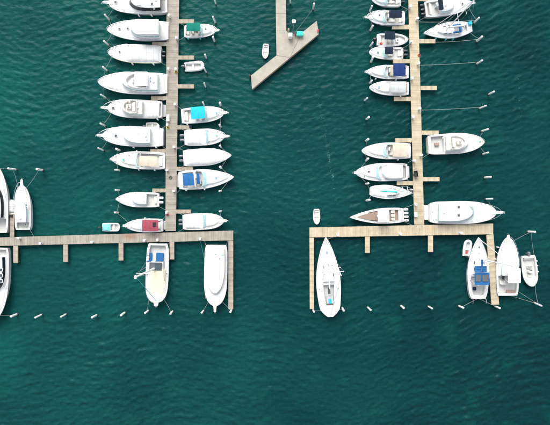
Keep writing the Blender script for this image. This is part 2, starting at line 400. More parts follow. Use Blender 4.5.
slabpx('deck_slab', [(301.7, 32.85), (316.8, 20.8), (318.9, 34.0), (290.2, 57.5)], 0.62, 1.0, 'pier_concrete', cp)
for a, b_ in (((318.5, 34.6), (252.3, 89.7)),):
    A = P(a[0], a[1], .9); B = P(b_[0], b_[1], .9); MB().tube([(A.x, A.y, .8), (B.x, B.y, .8)], 0.11, 8).build('timber_fender', 'fascia', cp)
for px, py in [(277, y) for y in range(-56, 56, 14)] + [(285, y) for y in range(-56, 34, 14)] + [(255, 84), (264, 76.5), (273, 69), (282, 61.5), (291, 54), (300, 46.5), (309, 39), (253, 77), (262, 69), (315.5, 24), (305, 33)]:
    pile_mb(P(px, py, .6), 0.17, -3.5, 0.615).build('support_pile', 'pile_wood', cp)
pile_mb(P(249.6, 75.2, 1.4), 0.14, -3.5, 1.5).build('corner_pile', 'pile_wood', cp)
pile_mb(P(288.6, 29.6, 1.6), 0.16, -3.5, 1.9).build('corner_pile', 'dock_tan', cp)

# ---------------------------------------------------------------- boats
class Boat:
    def __init__(s, name, label, cat, stern, bow, beam, fb=1.2, kind='power', group=None, gel='gelcoat', stern_w=0.93, p=2.2, tmax=0.48, q=0.62, rub='rub_rail', sr=.11):
        s.fb = fb; zf = fb * 1.05
        A, B = P(*stern, zf), P(*bow, zf)
        s.L = (B - A).length; s.B = beam * S * (HCAM - zf) / HCAM; s.gel = gel
        s.ang = math.atan2(B.y - A.y, B.x - A.x); c = (A + B) / 2; s.c = Vector((c.x, c.y, 0))
        s.stern_w, s.p, s.tmax, s.q, s.kind, s.sr = stern_w, p, tmax, q, kind, sr
        s.root = empty(name, s.c, s.ang); tag(s.root, label, cat, group); s.short = label
        s.rub = rub
    def loc(s, px, py, z):
        v = P(px, py, z) - s.c; ca, sa = math.cos(-s.ang), math.sin(-s.ang)
        return (v.x * ca - v.y * sa, v.x * sa + v.y * ca)
    def world(s, x, y, z):
        ca, sa = math.cos(s.ang), math.sin(s.ang)
        return Vector((s.c.x + x * ca - y * sa, s.c.y + x * sa + y * ca, z))
    def rect(s, r, z):
        a, b_ = s.loc(r[0], r[1], z), s.loc(r[2], r[3], z)
        return min(a[0], b_[0]), max(a[0], b_[0]), min(a[1], b_[1]), max(a[1], b_[1])
    def x(s, t): return (t - 0.5) * s.L
    def t(s, x): return x / s.L + 0.5
    def hw(s, t):
        t = min(max(t, 0), 1)
        if t < s.tmax: k = s.stern_w + (1 - s.stern_w) * math.sin(math.pi / 2 * t / s.tmax)
        else: k = max(0.0, 1 - ((t - s.tmax) / (1 - s.tmax)) ** s.p) ** s.q
        if t < .12: k *= 1 - s.sr * (1 - t / .12) ** 2
        return max(0.03, k * s.B / 2)
    def z(s, t):
        return s.fb * ((0.92 + 0.30 * t * t) if s.kind == 'power' else (0.95 + 0.22 * (t - 0.25) ** 2 * 1.2))
    def add(s, name, mb, m, parent=None, smooth=35): return mb.build(name, m, parent or s.root, smooth)
    def hull(s, cockpit=None, sd=0.32, floor=0.4, deckm='nonskid', solem='sole', camber=0.10, rake=0.07, stripe=None):
        N = 30; ts = [1 - (1 - i / N) ** 1.35 for i in range(N + 1)]
        rings = []
        for t in ts:
            w_, z_, x_ = s.hw(t), s.z(t), s.x(t)
            k = 0.90 - 0.40 * t ** 3; dx = -rake * s.L * t ** 3
            half = [(x_ + dx * 1.6, 0.001, -0.55 + 0.35 * t ** 4), (x_ + dx, max(.012, w_ * k), 0.06 + 0.25 * t ** 4), (x_ + dx * .4, max(.02, w_ * (k + (1 - k) * .6)), z_ * .62), (x_, w_, z_ - 0.05), (x_, w_, z_ + 0.02), (x_, max(.02, w_ - 0.07), z_ + 0.045), (x_, max(.015, w_ - 0.11), z_ - 0.03)]
            rings.append([(a, -b_, c) for a, b_, c in half[::-1]] + half)
        mb = MB(); mb.loft(rings, close=False, cap0=False, cap1=False)
        n_ = len(rings[0]); mb.add(rings[0], [tuple(range(n_))])
        hull = s.add('hull', mb, s.gel)
        # rub rail round the gunwale
        for sg in (1, -1):
            pts = [(s.x(t) + (0.02 if t == 1 else 0), sg * (s.hw(t) + 0.012), s.z(t) - 0.10) for t in ts]
            s.add('rub_rail', MB().tube(pts, 0.035, 5), s.rub, hull)
        if stripe:
            for sg in (1, -1):
                pts = [(s.x(t) - rake * s.L * .4 * t ** 3, sg * (s.hw(t) * (1 - .04 - .16 * t ** 3) + .02), s.z(t) * .66) for t in ts if t < .93]
                s.add('stripe', MB().tube(pts, 0.05, 5), stripe, hull)
        # deck
        mb = MB(); dr = []; st = sorted(set(ts + ([cockpit[0], cockpit[0] + 1e-3, cockpit[1], cockpit[1] + 1e-3] if cockpit else [])))
        for t in st:
            w_, z_, x_ = max(.012, s.hw(t) - 0.10), s.z(t), s.x(t)
            if cockpit and cockpit[0] + 5e-4 < t < cockpit[1] + 5e-4:
                wc = max(.01, w_ - sd); half = [(x_, w_, z_ - .01), (x_, wc, z_ + .01), (x_, wc - .02, floor), (x_, 0, floor)]
            else:
                wc = max(.008, w_ - sd); half = [(x_, w_, z_ - .01), (x_, wc, z_ + .012), (x_, max(.004, wc * .6), z_ + camber * .7 * min(1, w_)), (x_, 0, z_ + camber * min(1, w_))]
            dr.append([(a, -b_, c) for a, b_, c in half] + half[-2::-1])
        mb.loft(dr, close=False, cap0=False, cap1=False); mb.f = [f[::-1] for f in mb.f]
        deck = s.add('deck', mb, deckm); s.deck = deck
        if cockpit:
            a, b_ = s.x(cockpit[0]) + .05, s.x(cockpit[1]) - .05; k = 7; o = []
            for i in range(k + 1): xx = lerp(a, b_, i / k); o.append((xx, s.hw(s.t(xx)) - .10 - sd - .06))
            o = o + [(x_, -y_) for x_, y_ in o[::-1]]; o = o[::-1]
            s.add('cockpit_sole', MB().slab(o, floor + .004, floor + .03, .008), solem, deck)
        s.cockpit = cockpit; s.floor = floor
        return s
    def shape(s, t0, t1, f, n_=12, fr=4, back=0.0):
        o = []
        for i in range(n_ + 1):
            u = 1 - (1 - i / n_) ** 1.6; t = lerp(t0, t1, u)
            o.append((s.x(t), max(.05, s.hw(t) * f * max(.04, 1 - u ** fr) ** .5 * (1 - back * (1 - u) ** 6))))
        return [(a, -b_) for a, b_ in o] + o[::-1]
    def house(s, name, t0, t1, f, h, m=None, z0=None, tx=.93, ty=.86, dx=-.15, fr=4, back=0.05, glass=None, gz=(.42, .9), parent=None):
        """deckhouse with sloping sides; optional glass band proud of it"""
        o = s.shape(t0, t1, f, fr=fr, back=back); z0 = (s.z((t0 + t1) / 2) - .03) if z0 is None else z0
        top = scaled(o, tx, ty, dx)
        def mid(k): return [(lerp(a[0], b_[0], k), lerp(a[1], b_[1], k)) for a, b_ in zip(o, top)]
        ob = s.add(name, MB().stack([(o, z0), (mid(.9), z0 + h * .92), (scaled(top, .985), z0 + h * .985), (scaled(top, .92, .9), z0 + h + .03), (scaled(top, .4, .4), z0 + h + .07)]), m or s.gel, parent)
        if glass:
            a, b_ = inset(mid(gz[0] * .98), -.012), inset(mid(gz[1] * .95), -.012)
            s.add('window_band', MB().stack([(a, z0 + h * gz[0]), (b_, z0 + h * gz[1])]), glass, ob)
        return ob, top, z0 + h
    def tub(s, name, o, z0, z1, wall, floor, m=None, parent=None, flare=1.03):
        """open flybridge / cockpit coaming"""
        i = inset(scaled(o, flare), wall)
        ob = s.add(name, MB().stack([(o, z0), (scaled(o, flare), z1 - .03), (inset(scaled(o, flare), .03), z1), (inset(scaled(o, flare), wall - .02), z1), (i, z1 - .03), (i, floor)]), m or s.gel, parent)
        return ob
    def windshield(s, tx_, hwf, ln, z0=None, h=.55, rake=.35, glass='tint_glass', frame='alloy', y0=0, hw=None, parent=None, wrap=1.0):
        x0 = s.x(tx_); z0 = s.z(tx_) + .05 if z0 is None else z0; hw = s.hw(tx_) * hwf if hw is None else hw
        n_ = 18; lo, hi = [], []
        for i in range(n_ + 1):
            a = (i / n_ * 2 - 1) * math.pi / 2 * wrap; c, sn = math.cos(a) ** .8 if math.cos(a) > 0 else 0, math.sin(a)
            lo.append((x0 + ln * c, y0 + hw * sn, z0)); hi.append((x0 + ln * c - rake * (0.35 + .65 * c), y0 + hw * .93 * sn, z0 + h))
        th = .03
        rings = []
        for a, b_ in zip(lo, hi):
            rings.append([a, b_, (b_[0] - th, b_[1] * .985, b_[2]), (a[0] - th, a[1] * .985, a[2])])
        g = s.add('windshield', MB().loft(rings), glass, parent)
        s.add('windshield_frame', MB().tube(hi, .028, 5), frame, g)
        s.add('windshield_frame', MB().tube(lo, .03, 5), frame, g)
        for k in (4, 9, 14): s.add('mullion', MB().tube([lo[k], hi[k]], .022, 5), frame, g)
        return g
    def bimini(s, r, z, m, arch=.12, legs=True, name='bimini_top', zl=None, rigid=False, piping=None):
        x0, x1, y0, y1 = s.rect(r, z); nx_, ny_ = 12, 10
        def pt(i, j, dz=0):
            u, v = i / nx_, j / ny_ * 2 - 1
            sag = 0 if rigid else -.075 * abs(math.sin(u * math.pi * 2)) * (1 - .7 * v * v) + random.uniform(-.014, .014)
            e_ = .03 * math.cos(u * math.pi * 2) if not rigid else 0
            rr_ = 1 - (.04 * (abs(u * 2 - 1) ** 8))
            return (lerp(x0, x1, u), (y0 + y1) / 2 + (y1 - y0) / 2 * v * rr_, z + arch * (1 - v * v) + sag + e_ + dz)
        top = [[pt(i, j) for j in range(ny_ + 1)] for i in range(nx_ + 1)]
        rings = [[p for p in row] + [(p[0], p[1], p[2] - (.10 if rigid else .05)) for p in row[::-1]] for row in top]
        ob = s.add(name, MB().loft(rings), m)
        if not rigid:
            for i in (0, nx_ // 2, nx_):
                s.add('seam', MB().tube([(p[0], p[1], p[2] + .006) for p in top[i]], .022, 4), m, ob)
        if legs:
            for u in (.06, .5, .94):
                xx = lerp(x0, x1, u)
                for v in (y0, y1):
                    tt = s.t(xx); yy = min(max(v, -s.hw(tt) + .12), s.hw(tt) - .12)
                    xb = lerp(xx, (x0 + x1) / 2, .55)
                    s.add('frame_leg', MB().tube([(xb, yy * 1.0, (s.z(s.t(xb)) if zl is None else zl)), (xx, lerp(yy, v, .9), z - .03)], .025, 5), 'alloy', ob)
        if piping:
            s.add('canvas_panel', MB().slab(rrect(*s.rect(piping[0], z + .2), .05), z + arch + .012, z + arch + .04, .01), piping[1], ob)
        return ob
    def hatch(s, px, py, size=2.2, lens='hatch_lens', z=None, rnd=.3, zoff=0.0):
        zz = s.fb * 1.1 if z is None else z
        x0, y0 = s.loc(px, py, zz); h = size * S / 2
        if z is None: zz = s.z(s.t(x0)) + .02 + zoff
        f = s.add('hatch', MB().slab(rrect(x0 - h, x0 + h, y0 - h, y0 + h, h * rnd * 1.4), zz, zz + .11, .02), s.gel)
        s.add('hatch_lens', MB().slab(rrect(x0 - h * .78, x0 + h * .78, y0 - h * .78, y0 + h * .78, h * rnd), zz + .112, zz + .125, .004), lens, f)
    def pulpit(s, px=6, w_=.55, anchor=True):
        l_ = px * S; x1 = s.L / 2; z_ = s.z(1) - .02
        o = [(x1 - .9, -w_ * .8), (x1 + l_ * .5, -w_ * .45), (x1 + l_ * .85, -w_ * .42), (x1 + l_, -w_ * .2), (x1 + l_, w_ * .2), (x1 + l_ * .85, w_ * .42), (x1 + l_ * .5, w_ * .45), (x1 - .9, w_ * .8)]
        pb = s.add('bow_pulpit', MB().slab(o, z_ - .02, z_ + .10, .025), s.gel)
        if anchor:
            mb = MB(); mb.tube([(x1 + l_ * .2, 0, z_ + .14), (x1 + l_ + .12, 0, z_ + .12), (x1 + l_ + .2, 0, z_ - .15)], .035, 5)
            mb.tube([(x1 + l_ + .18, -.2, z_ - .12), (x1 + l_ + .2, 0, z_ - .2), (x1 + l_ + .18, .2, z_ - .12)], .04, 5)
            s.add('anchor', mb, 'steel', pb)
    def rail(s, t0=.45, h=.6, inset_=.16, ext=0.0):
        ts = [lerp(t0, .985, i / 16) for i in range(17)]; L_ = []
        for sg in (1, -1):
            L_.append([(s.x(t) + ext * ((t - t0) / (1 - t0)) ** 3, sg * max(.12, s.hw(t) - inset_), s.z(t) + h * min(1, (t - t0) * 12)) for t in ts])
        pts = L_[0] + L_[1][::-1]
        ob = s.add('bow_rail', MB().tube(pts, .024, 5), 'steel')
        for l_ in L_:
            for k in range(2, 17, 3): s.add('stanchion', MB().tube([(l_[k][0], l_[k][1], s.z(ts[k]) - .02), l_[k]], .018, 5), 'steel', ob)
    def outboards(s, n_, m='engine_black', sp=.62, size=1.0, tilt=0.0):
        for i in range(n_):
            y_ = (i - (n_ - 1) / 2) * sp * size; x_ = -s.L / 2 - .38 * size
            z_ = .72
            o = rrect(x_ - .42 * size, x_ + .36 * size, y_ - .22 * size, y_ + .22 * size, .16 * size)
            mo = s.add('outboard_motor', MB().stack([(scaled(o, .8), z_ - .05), (o, z_ + .12), (scaled(o, 1.0, .98), z_ + .38), (scaled(o, .9, .84), z_ + .52), (scaled(o, .6, .5), z_ + .58)]), m)
            s.add('drive_leg', MB().stack([(rrect(x_ - .12, x_ + .14, y_ - .07, y_ + .07, .05), -.6), (rrect(x_ - .16, x_ + .18, y_ - .09, y_ + .09, .06), z_ - .04)]), 'engine_grey' if m != 'engine_white' else 'engine_white', mo)
            s.add('bracket', MB().box(x_ + .2 * size, -s.L / 2 + .02, y_ - .14, y_ + .14, .35, z_ + .05), 'rubber', mo)
            s.add('cowl_stripe', MB().slab(rrect(x_ - .22 * size, x_ + .12 * size, y_ - .04, y_ + .04, .03), z_ + .585, z_ + .60, .005), 'engine_grey' if m == 'engine_black' else 'rub_rail', mo)
    def platform(s, px=3.0, f=.8, m='nonskid'):
        h = s.hw(0) * f; x1 = -s.L / 2
        s.add('swim_platform', MB().slab(rrect(x1 - px * S, x1 + .01, -h, h, .18), .28, .38, .03), m)
    def seat(s, x0, x1, y0, y1, z0, h=.42, back=None, m='vinyl'):
        ob = s.add('seat', MB().box(x0, x1, y0, y1, z0, z0 + h, .05), m)
        if back == 'aft': s.add('backrest', MB().box(x0 - .12, x0 + .04, y0, y1, z0 + h * .6, z0 + h + .42, .04), m, ob)
        if back == 'fwd': s.add('backrest', MB().box(x1 - .04, x1 + .12, y0, y1, z0 + h * .6, z0 + h + .42, .04), m, ob)
        return ob
    def helm(s, x_, y_, z0, wd=.8, h=.95):
        ob = s.add('helm_console', MB().stack([(rrect(x_ - .15, x_ + .45, y_ - wd / 2, y_ + wd / 2, .1), z0), (rrect(x_ - .05, x_ + .42, y_ - wd / 2, y_ + wd / 2, .1), z0 + h * .8), (rrect(x_ + .15, x_ + .4, y_ - wd / 2 + .03, y_ + wd / 2 - .03, .08), z0 + h)]), s.gel)
        s.add('dashboard', MB().box(x_ - .1, x_ + .08, y_ - wd * .35, y_ + wd * .35, z0 + h * .8 + .005, z0 + h * .86), 'engine_black', ob)
        pts = [(x_ - .2 + .05 * math.cos(a), y_ + .19 * math.sin(a), z0 + h * .75 + .19 * math.cos(a)) for a in [k * math.pi / 6 for k in range(13)]]
        s.add('steering_wheel', MB().tube(pts, .018, 5), 'rubber', ob)
        return ob
    def cleats(s, spots=((.06, 1), (.06, -1), (.55, 1), (.55, -1), (.92, 1), (.92, -1))):
        for t, sg in spots:
            x_, y_, z_ = s.x(t), sg * max(.08, s.hw(t) - .2), s.z(t) + .03
            s.add('cleat', MB().tube([(x_ - .16, y_, z_ + .05), (x_, y_, z_ + .07), (x_ + .16, y_, z_ + .05)], .025, 5).tube([(x_, y_, z_ - .05), (x_, y_, z_ + .06)], .03, 5), 'steel')
    def arch(s, t, z=1.9, f=.92, wd=.35, rake=-.5, m=None):
        x_ = s.x(t); h = s.hw(t) * f; zb = s.z(t); rings = []
        for i in range(15):
            a = -math.pi / 2 + math.pi * i / 14; c = max(0.0, math.cos(a)) ** .45; y_ = h * math.sin(a) if abs(math.sin(a)) < .999 else h * math.copysign(1, math.sin(a))
            zz = zb + (z - .0) * c; xx = x_ + rake * c
            nz = .10
            rings.append([(xx - wd / 2, y_, zz), (xx + wd / 2, y_, zz), (xx + wd / 2 - .04, y_ * .94, zz - nz * (c + .0)), (xx - wd / 2 + .04, y_ * .94, zz - nz * (c + .0))])
        return s.add('radar_arch', MB().loft(rings), m or s.gel)
    def cover(s, t0, t1, h, m='cover_white', f=.93, ridge=.55, name='cover', bumps=()):
        """fitted canvas cover sagging between its supports"""
        N, K = 26, 12; rings = []
        for i in range(N + 1):
            u = i / N; t = lerp(t0, t1, u); w_ = s.hw(t) * f; hh = h * (min(1, u * 7) ** .6) * (min(1, (1 - u) * 2.6) ** .75)
            for (tb, wdt, amp) in bumps: hh += amp * math.exp(-((t - tb) / wdt) ** 2)
            hh *= 1 - .05 * math.cos(u * 38)
            row = []
            for j in range(K + 1):
                v = j / K * 2 - 1
                zz = s.z(t) + .03 + hh * (1 - abs(v) ** 2.2) ** ridge * (1 + .10 * math.sin(u * 23 + 5 * v) * math.sin(u * 9 + 2)) + random.uniform(-.02, .02)
                row.append((s.x(t) + random.uniform(-.01, .01), w_ * v, zz))
            row += [(s.x(t), w_, s.z(t) - .02), (s.x(t), -w_, s.z(t) - .02)]
            rings.append(row)
        ob = s.add(name, MB().loft(rings), m, smooth=60)
        for i in range(4, N - 2, 5):
            s.add('cover_strap', MB().tube([(p[0], p[1] * 1.005, p[2] + .008) for p in rings[i][:K + 1]], .016, 4), 'grey_canvas' if m == 'cover_white' else m, ob)
        s.add('ridge_seam', MB().tube([(r_[K // 2][0], r_[K // 2][1], r_[K // 2][2] + .006) for r_ in rings], .02, 4), m, ob)
        return ob

BOATS = {}
NICK = {'L1': 'black-windscreen yacht', 'L2': 'two-hatch flybridge yacht', 'L3': 'black-outboard covered cruiser', 'L4': 'longest plain flybridge yacht', 'L5': 'swim-platform yacht', 'L6': 'yacht with a tender alongside', 'L7': 'left beige-topped cruiser', 'L8': 'left white-outboard boat', 'L9': 'red-topped cruiser',
 'E1': 'green-topped boat', 'E3': 'cyan-topped cruiser', 'E4': 'cruiser below the cyan-topped one', 'E5': 'wholly covered outboard boat', 'E6': 'blue-topped sport cruiser', 'E7': 'aqua-windscreen cruiser', 'B1': 'beige-decked motor sailer', 'B2': 'big covered yacht',
 'W1': 'upper frame-edge yacht', 'W2': 'upright cabin boat', 'W3': 'lower frame-edge yacht', 'R1': 'boat at the top frame edge', 'R2': 'long-pulpit navy-topped cruiser', 'R4': 'navy-topped runabout', 'R5': 'royal-blue-topped cruiser', 'R6': 'grey-canvas cruiser', 'R7': 'right beige-topped cruiser', 'R8': 'five-hatch cruiser', 'R9': 'aqua-boom sailboat', 'R10': 'teak-decked sport boat',
 'Q1': 'sportfishing boat', 'Q2': 'blue-edged sailing yacht', 'Q3': 'wide yacht alone at its finger', 'Q4': 'largest long-pulpit yacht', 'S1': 'large sailing yacht', 'S2': 'blue-topped sailing yacht', 'S3': 'square-hardtop cruiser', 'S4': 'far right skiff'}
FENDERS, LINES = [], []
def key_of(b): return next(k for k, v in BOATS.items() if v is b)
def side_of(b, px, py):   # which side of the boat, as seen in the picture
    _, ly = b.loc(px, py, 1.2); n_ = b.world(0, math.copysign(1, ly), 0) - b.world(0, 0, 0)
    return ('right' if n_.x > 0 else 'left') if abs(n_.x) > abs(n_.y) else ('upper' if n_.y > 0 else 'lower')
def fend(b, spots, m='fender_white'):
    for t, sg in spots: FENDERS.append((b, t, sg, m))

def express(key, label, stern, bow, beam, ws=.5, wl=1.2, cp=(.05, .46), fb=1.15, hatches=(), pul=0, plat=2.5, gel='gelcoat', p=2.1, trunk=(.5, .86), seats=True, rail=True, wh=.6, rake=.75, deckm='nonskid', solem='sole', rub='rub_rail', q=.62, stripe=None, glass='tint_glass', sw=.93, tmax=.45):
    q = .5 if pul >= 3 else q
    b = Boat('motor_cruiser', label, 'motorboat', stern, bow, beam, fb, gel=gel, p=p, q=q, rub=rub, stern_w=sw, tmax=tmax)
    b.hull(cockpit=cp, sd=.28, floor=.45, deckm=deckm, solem=solem, stripe=stripe)
    zt = .0
    if trunk:
        b.house('trunk_cabin', trunk[0], trunk[1], .66, .30, m=gel, tx=.94, ty=.86, dx=-.05, fr=3); zt = .30
    if ws: b.windshield(ws, .84, wl, h=wh, rake=rake, glass=glass)
    if seats:
        xa = b.x(cp[0]) + .12; h0 = b.hw(cp[0]) - .55
        b.seat(xa, xa + .6, -h0, h0, b.floor, back='aft')
        xb = b.x(cp[1]) - .55
        b.helm(xb, -h0 * .45, b.floor); b.seat(xb - 1.25, xb - .75, -h0 * .85, -h0 * .1, b.floor, h=.6, back='aft')
        b.seat(xb - 1.2, xb + .1, h0 * .2, h0 * .9, b.floor)
    for h in hatches: b.hatch(*h[:2], size=h[2] if len(h) > 2 else 2.0, lens=h[3] if len(h) > 3 else 'hatch_lens', zoff=zt if trunk else .08)
    if pul: b.pulpit(pul)
    if rail: b.rail(ext=pul * S * .5)
    if plat: b.platform(plat)
    b.cleats(); BOATS[key] = b
    return b

def flybridge(key, label, stern, bow, beam, fb=1.45, house=(.16, .66), hf=.82, hh=1.15, fly=(.2, .5), ff=.66, cp=(.03, .15), hatches=(), pul=5, plat=2.5, gel='gelcoat', p=2.3, glass='dark_glass', gz=(.45, .82), dx=-.25, hard=None, q=.62, tx=.93, ty=.9, rail=True, fr=4, trunk=None, sw=.93, flyh=.75):
    q = min(q, .5) if pul >= 5 else q
    b = Boat('motor_yacht', label, 'motor yacht', stern, bow, beam, fb, gel=gel, p=p, q=q, stern_w=sw)
    b.hull(cockpit=cp, sd=.25, floor=.6)
    if trunk: b.house('trunk_cabin', trunk[0], trunk[1], .62, .32, m=gel, tx=.95, ty=.88, dx=-.05, fr=3)
    ob, top, zt = b.house('deckhouse', house[0], house[1], hf, hh, m=gel, tx=tx, ty=ty, dx=dx, fr=fr, glass=glass, gz=gz)
    for k_ in (.3, .62):
        for sg in (1, -1):
            xx = b.x(lerp(house[0], house[1], k_)); yy = sg * b.hw(lerp(house[0], house[1], k_)) * hf * .62
            b.add('grab_rail', MB().tube([(xx - .6, yy, zt + .03), (xx - .55, yy, zt + .1), (xx + .55, yy, zt + .1), (xx + .6, yy, zt + .03)], .02, 5), 'steel', ob)
    b.add('radar_dome', MB().stack([(rrect(b.x(house[0]) + .5, b.x(house[0]) + 1.0, -.25, .25, .24), zt - .02), (rrect(b.x(house[0]) + .5, b.x(house[0]) + 1.0, -.25, .25, .24), zt + .2), (rrect(b.x(house[0]) + .6, b.x(house[0]) + .9, -.15, .15, .14), zt + .28)]), 'engine_white', ob)
    if fly:
        o = b.shape(fly[0], fly[1], ff, fr=3, back=.1)
        t_ = b.tub('flybridge', o, zt - .02, zt + flyh, .14, zt + .12, m=gel)
        w_ = min(abs(p_[1]) for p_ in o[4:6]); x0, x1 = b.x(fly[0]), b.x(fly[1])
        b.seat(x0 + .3, x0 + .85, -w_ * .75, w_ * .75, zt + .12, h=.4, back='aft')
        b.helm(x0 + (x1 - x0) * .62, 0, zt + .12, wd=.8, h=.7); b.seat(x0 + (x1 - x0) * .42, x0 + (x1 - x0) * .42 + .5, -.45, .45, zt + .12, h=.5, back='aft')
        b.windshield(0, 1, .55, z0=zt + flyh - .02, h=.3, rake=.2, hw=w_ * .85) if False else None
    for h in hatches: b.hatch(*h[:2], size=h[2] if len(h) > 2 else 2.0, lens=h[3] if len(h) > 3 else 'hatch_lens', zoff=.32 if trunk else .09)
    if hard: b.bimini(hard[0], hard[1], hard[2], arch=.08, rigid=True, name='hardtop', zl=zt if fly else None)
    if pul: b.pulpit(pul)
    if rail: b.rail(ext=pul * S * .6)
    if plat: b.platform(plat)
    b.cleats(); BOATS[key] = b; b.zt = zt
    return b

# --- left walkway, west side, top to bottom
b = flybridge('L1', 'large white motor yacht with a black wraparound windscreen, topmost left of the left walkway', (167, 3), (109, 3), 21, house=(.10, .66), hf=.80, hh=1.25, fly=None, hatches=((116, 3, 2.8),), pul=6, p=2.6, gz=(.10, .86), dx=-.5, tx=.86, ty=.86)
b.hatch(152, 4.2, 3.2, z=b.zt + .05, rnd=.7); b.hatch(138.5, 3, 4.4, lens='grey_canvas', z=b.zt + .05); b.hatch(154, 9, 1.6, z=b.zt + .02, rnd=.7)
fend(b, ((.5, 1), (.28, 1)))
b = flybridge('L2', 'white flybridge yacht with two round dark foredeck hatches in a row', (168.2, 30.5), (107.5, 30), 20, house=(.14, .62), hf=.82, fly=(.18, .5), ff=.72, hatches=((119.7, 29.3, 2.3), (128, 28.8, 2.3)), pul=0, plat=0, cp=None, p=1.8, glass='tint_glass')
b.bimini((135, 19, 158.5, 34), 4.0, 'cover_white', arch=.1, name='flybridge_canvas', zl=b.zt)
b = Boat('motor_cruiser', 'white covered cruiser with black twin outboards and a yellow-green rub rail', 'motorboat', (161, 54), (108.3, 52.8), 18.5, 1.2, p=2.0, rub='rail_yellow'); b.hull()
b.cover(.03, .72, .55, bumps=((.5, .08, .25),)); b.outboards(2, sp=.75, size=1.1); b.hatch(120, 52.2, 2.2, zoff=.08); b.rail(.55); b.cleats(); b.hatch(134, 57.2, .9, lens='grey_canvas', zoff=.4); BOATS['L3'] = b
fend(b, ((.15, 1), (.55, 1)))
b = flybridge('L4', 'longest plain white flybridge yacht with a small blue window strip, left of the left walkway', (167, 83.5), (98.4, 82.3), 22, fb=1.5, house=(.12, .66), hf=.84, fly=(.26, .56), ff=.7, pul=0, plat=2, p=1.9, cp=None, hatches=(), glass='tint_glass')
b.cover(.62, .93, .22, name='foredeck_cover', f=.8); b.hatch(150.5, 78, 1.2, lens='blue_canvas', z=b.zt + .1); b.hatch(150.6, 81.0, 1.2, lens='aqua_lens', z=b.zt + .1)
b.bimini((134.5, 71.5, 147.5, 86), 3.6, 'cover_white', arch=.1, name='flybridge_canvas', zl=b.zt)
b = flybridge('L5', 'white motor yacht with long bow pulpit, swim platform and covered aft cockpit', (161.5, 109.5), (108, 108), 18.5, house=(.34, .74), hf=.8, fly=(.42, .66), ff=.72, pul=6.5, plat=3, p=2.5, hatches=((113.6, 108.3, 2.6),), cp=(.02, .05), glass='tint_glass', gel='gelcoat_warm')
b.cover(.04, .36, .35, name='cockpit_cover'); b.hatch(129.6, 102, 1.6, lens='grey_canvas', z=b.zt + .75); b.hatch(129.6, 106.6, 1.6, lens='grey_canvas', z=b.zt + .75); b.hatch(138.6, 102.4, 1.0, z=b.zt + .5)
fend(b, ((.08, 1),))
b = flybridge('L6', 'white motor yacht with a tender tied along its upper side and one dark bow hatch', (163, 137), (103, 135.6), 20, house=(.2, .66), hf=.82, fly=None, pul=6, plat=0, p=2.3, hatches=((116.2, 136, 3.0),), cp=None, glass='tint_glass')
b.cover(.22, .62, .2, f=.72, name='house_cover') if False else None
b.hatch(146.5, 140, 1.6, lens='grey_canvas', z=b.zt + .05); b.hatch(138, 133.5, 1.2, lens='vinyl', z=b.zt + .05); fend(b, ((.5, 1), (.12, 1)))
b = express('L7', 'white express cruiser with a beige bimini, left of the left walkway', (165, 161), (112.2, 159.3), 17.5, ws=.5, wl=1.0, hatches=((124.2, 159.8, 2.4, 'aqua_lens'), (129.6, 155.6, 1.1), (129, 164.4, 1.1)), pul=1.5, plat=2, p=2.3, rub='gelcoat_cool', gel='gelcoat_warm')
b.bimini((139.8, 156, 156.8, 166.6), 2.6, 'beige_canvas', arch=.14); fend(b, ((.5, 1), (.2, 1), (.55, -1)))
b = Boat('motor_cruiser', 'small all-white boat with white twin outboards beside open water, left of the left walkway', 'motorboat', (158.8, 200), (116.2, 199.2), 15.2, 1.1, p=2.0, q=.75); b.hull(cockpit=(.04, .3), sd=.25)
b.house('hardtop_cabin', .28, .62, .7, .7, glass='tint_glass', gz=(.3, .8)); b.outboards(2, 'engine_white', sp=.8, size=1.1); b.seat(b.x(.06), b.x(.06) + .5, -.7, .7, b.floor, back='aft'); b.hatch(144, 196.6, .9, lens='aqua_lens', z=1.9); b.hatch(144, 201.5, .9, lens='aqua_lens', z=1.9); b.rail(.5); b.cleats(); BOATS['L8'] = b
b = express('L9', 'white cruiser under a dark red bimini, moored above the left cross pier', (162.5, 225.4), (126.5, 225.6), 13.4, ws=.54, wl=.8, cp=(.06, .52), pul=3.2, plat=2.5, p=1.9, rub='gelcoat_cool', trunk=(.6, .9))
b.bimini((142.4, 219.9, 158.3, 231), 2.5, 'red_canvas', arch=.12, piping=((152.6, 222.4, 156, 226.8), 'engine_black')); fend(b, ((.5, -1),))
# small skiff with a cyan cover, bow to the right
b = Boat('skiff', 'tiny white skiff with a pale cyan cover, off the bow of the red-topped cruiser', 'skiff', (102.2, 227.2), (120, 227.2), 8.2, .6, p=9, q=.6, stern_w=.96); b.hull(cockpit=(.06, .94), sd=.12, floor=.2)
b.cover(.02, .48, .22, m='pale_cyan'); b.seat(b.x(.6), b.x(.6) + .3, -.65, .65, .2, h=.28); b.seat(b.x(.85), b.x(.85) + .25, -.6, .6, .2, h=.3); b.outboards(1, 'engine_black', size=.8); BOATS['L10'] = b
# tender beside L6
b = Boat('tender', 'small white tender tied beside the motor yacht with one dark bow hatch', 'dinghy', (146, 126.3), (159.5, 126.4), 8, .5, p=3.2, stern_w=.94); b.hull(cockpit=(.08, .8), sd=.14, floor=.2); b.seat(b.x(.4), b.x(.4) + .3, -.5, .5, .2, h=.25); b.outboards(1, 'engine_grey', size=.6); BOATS['T6'] = b

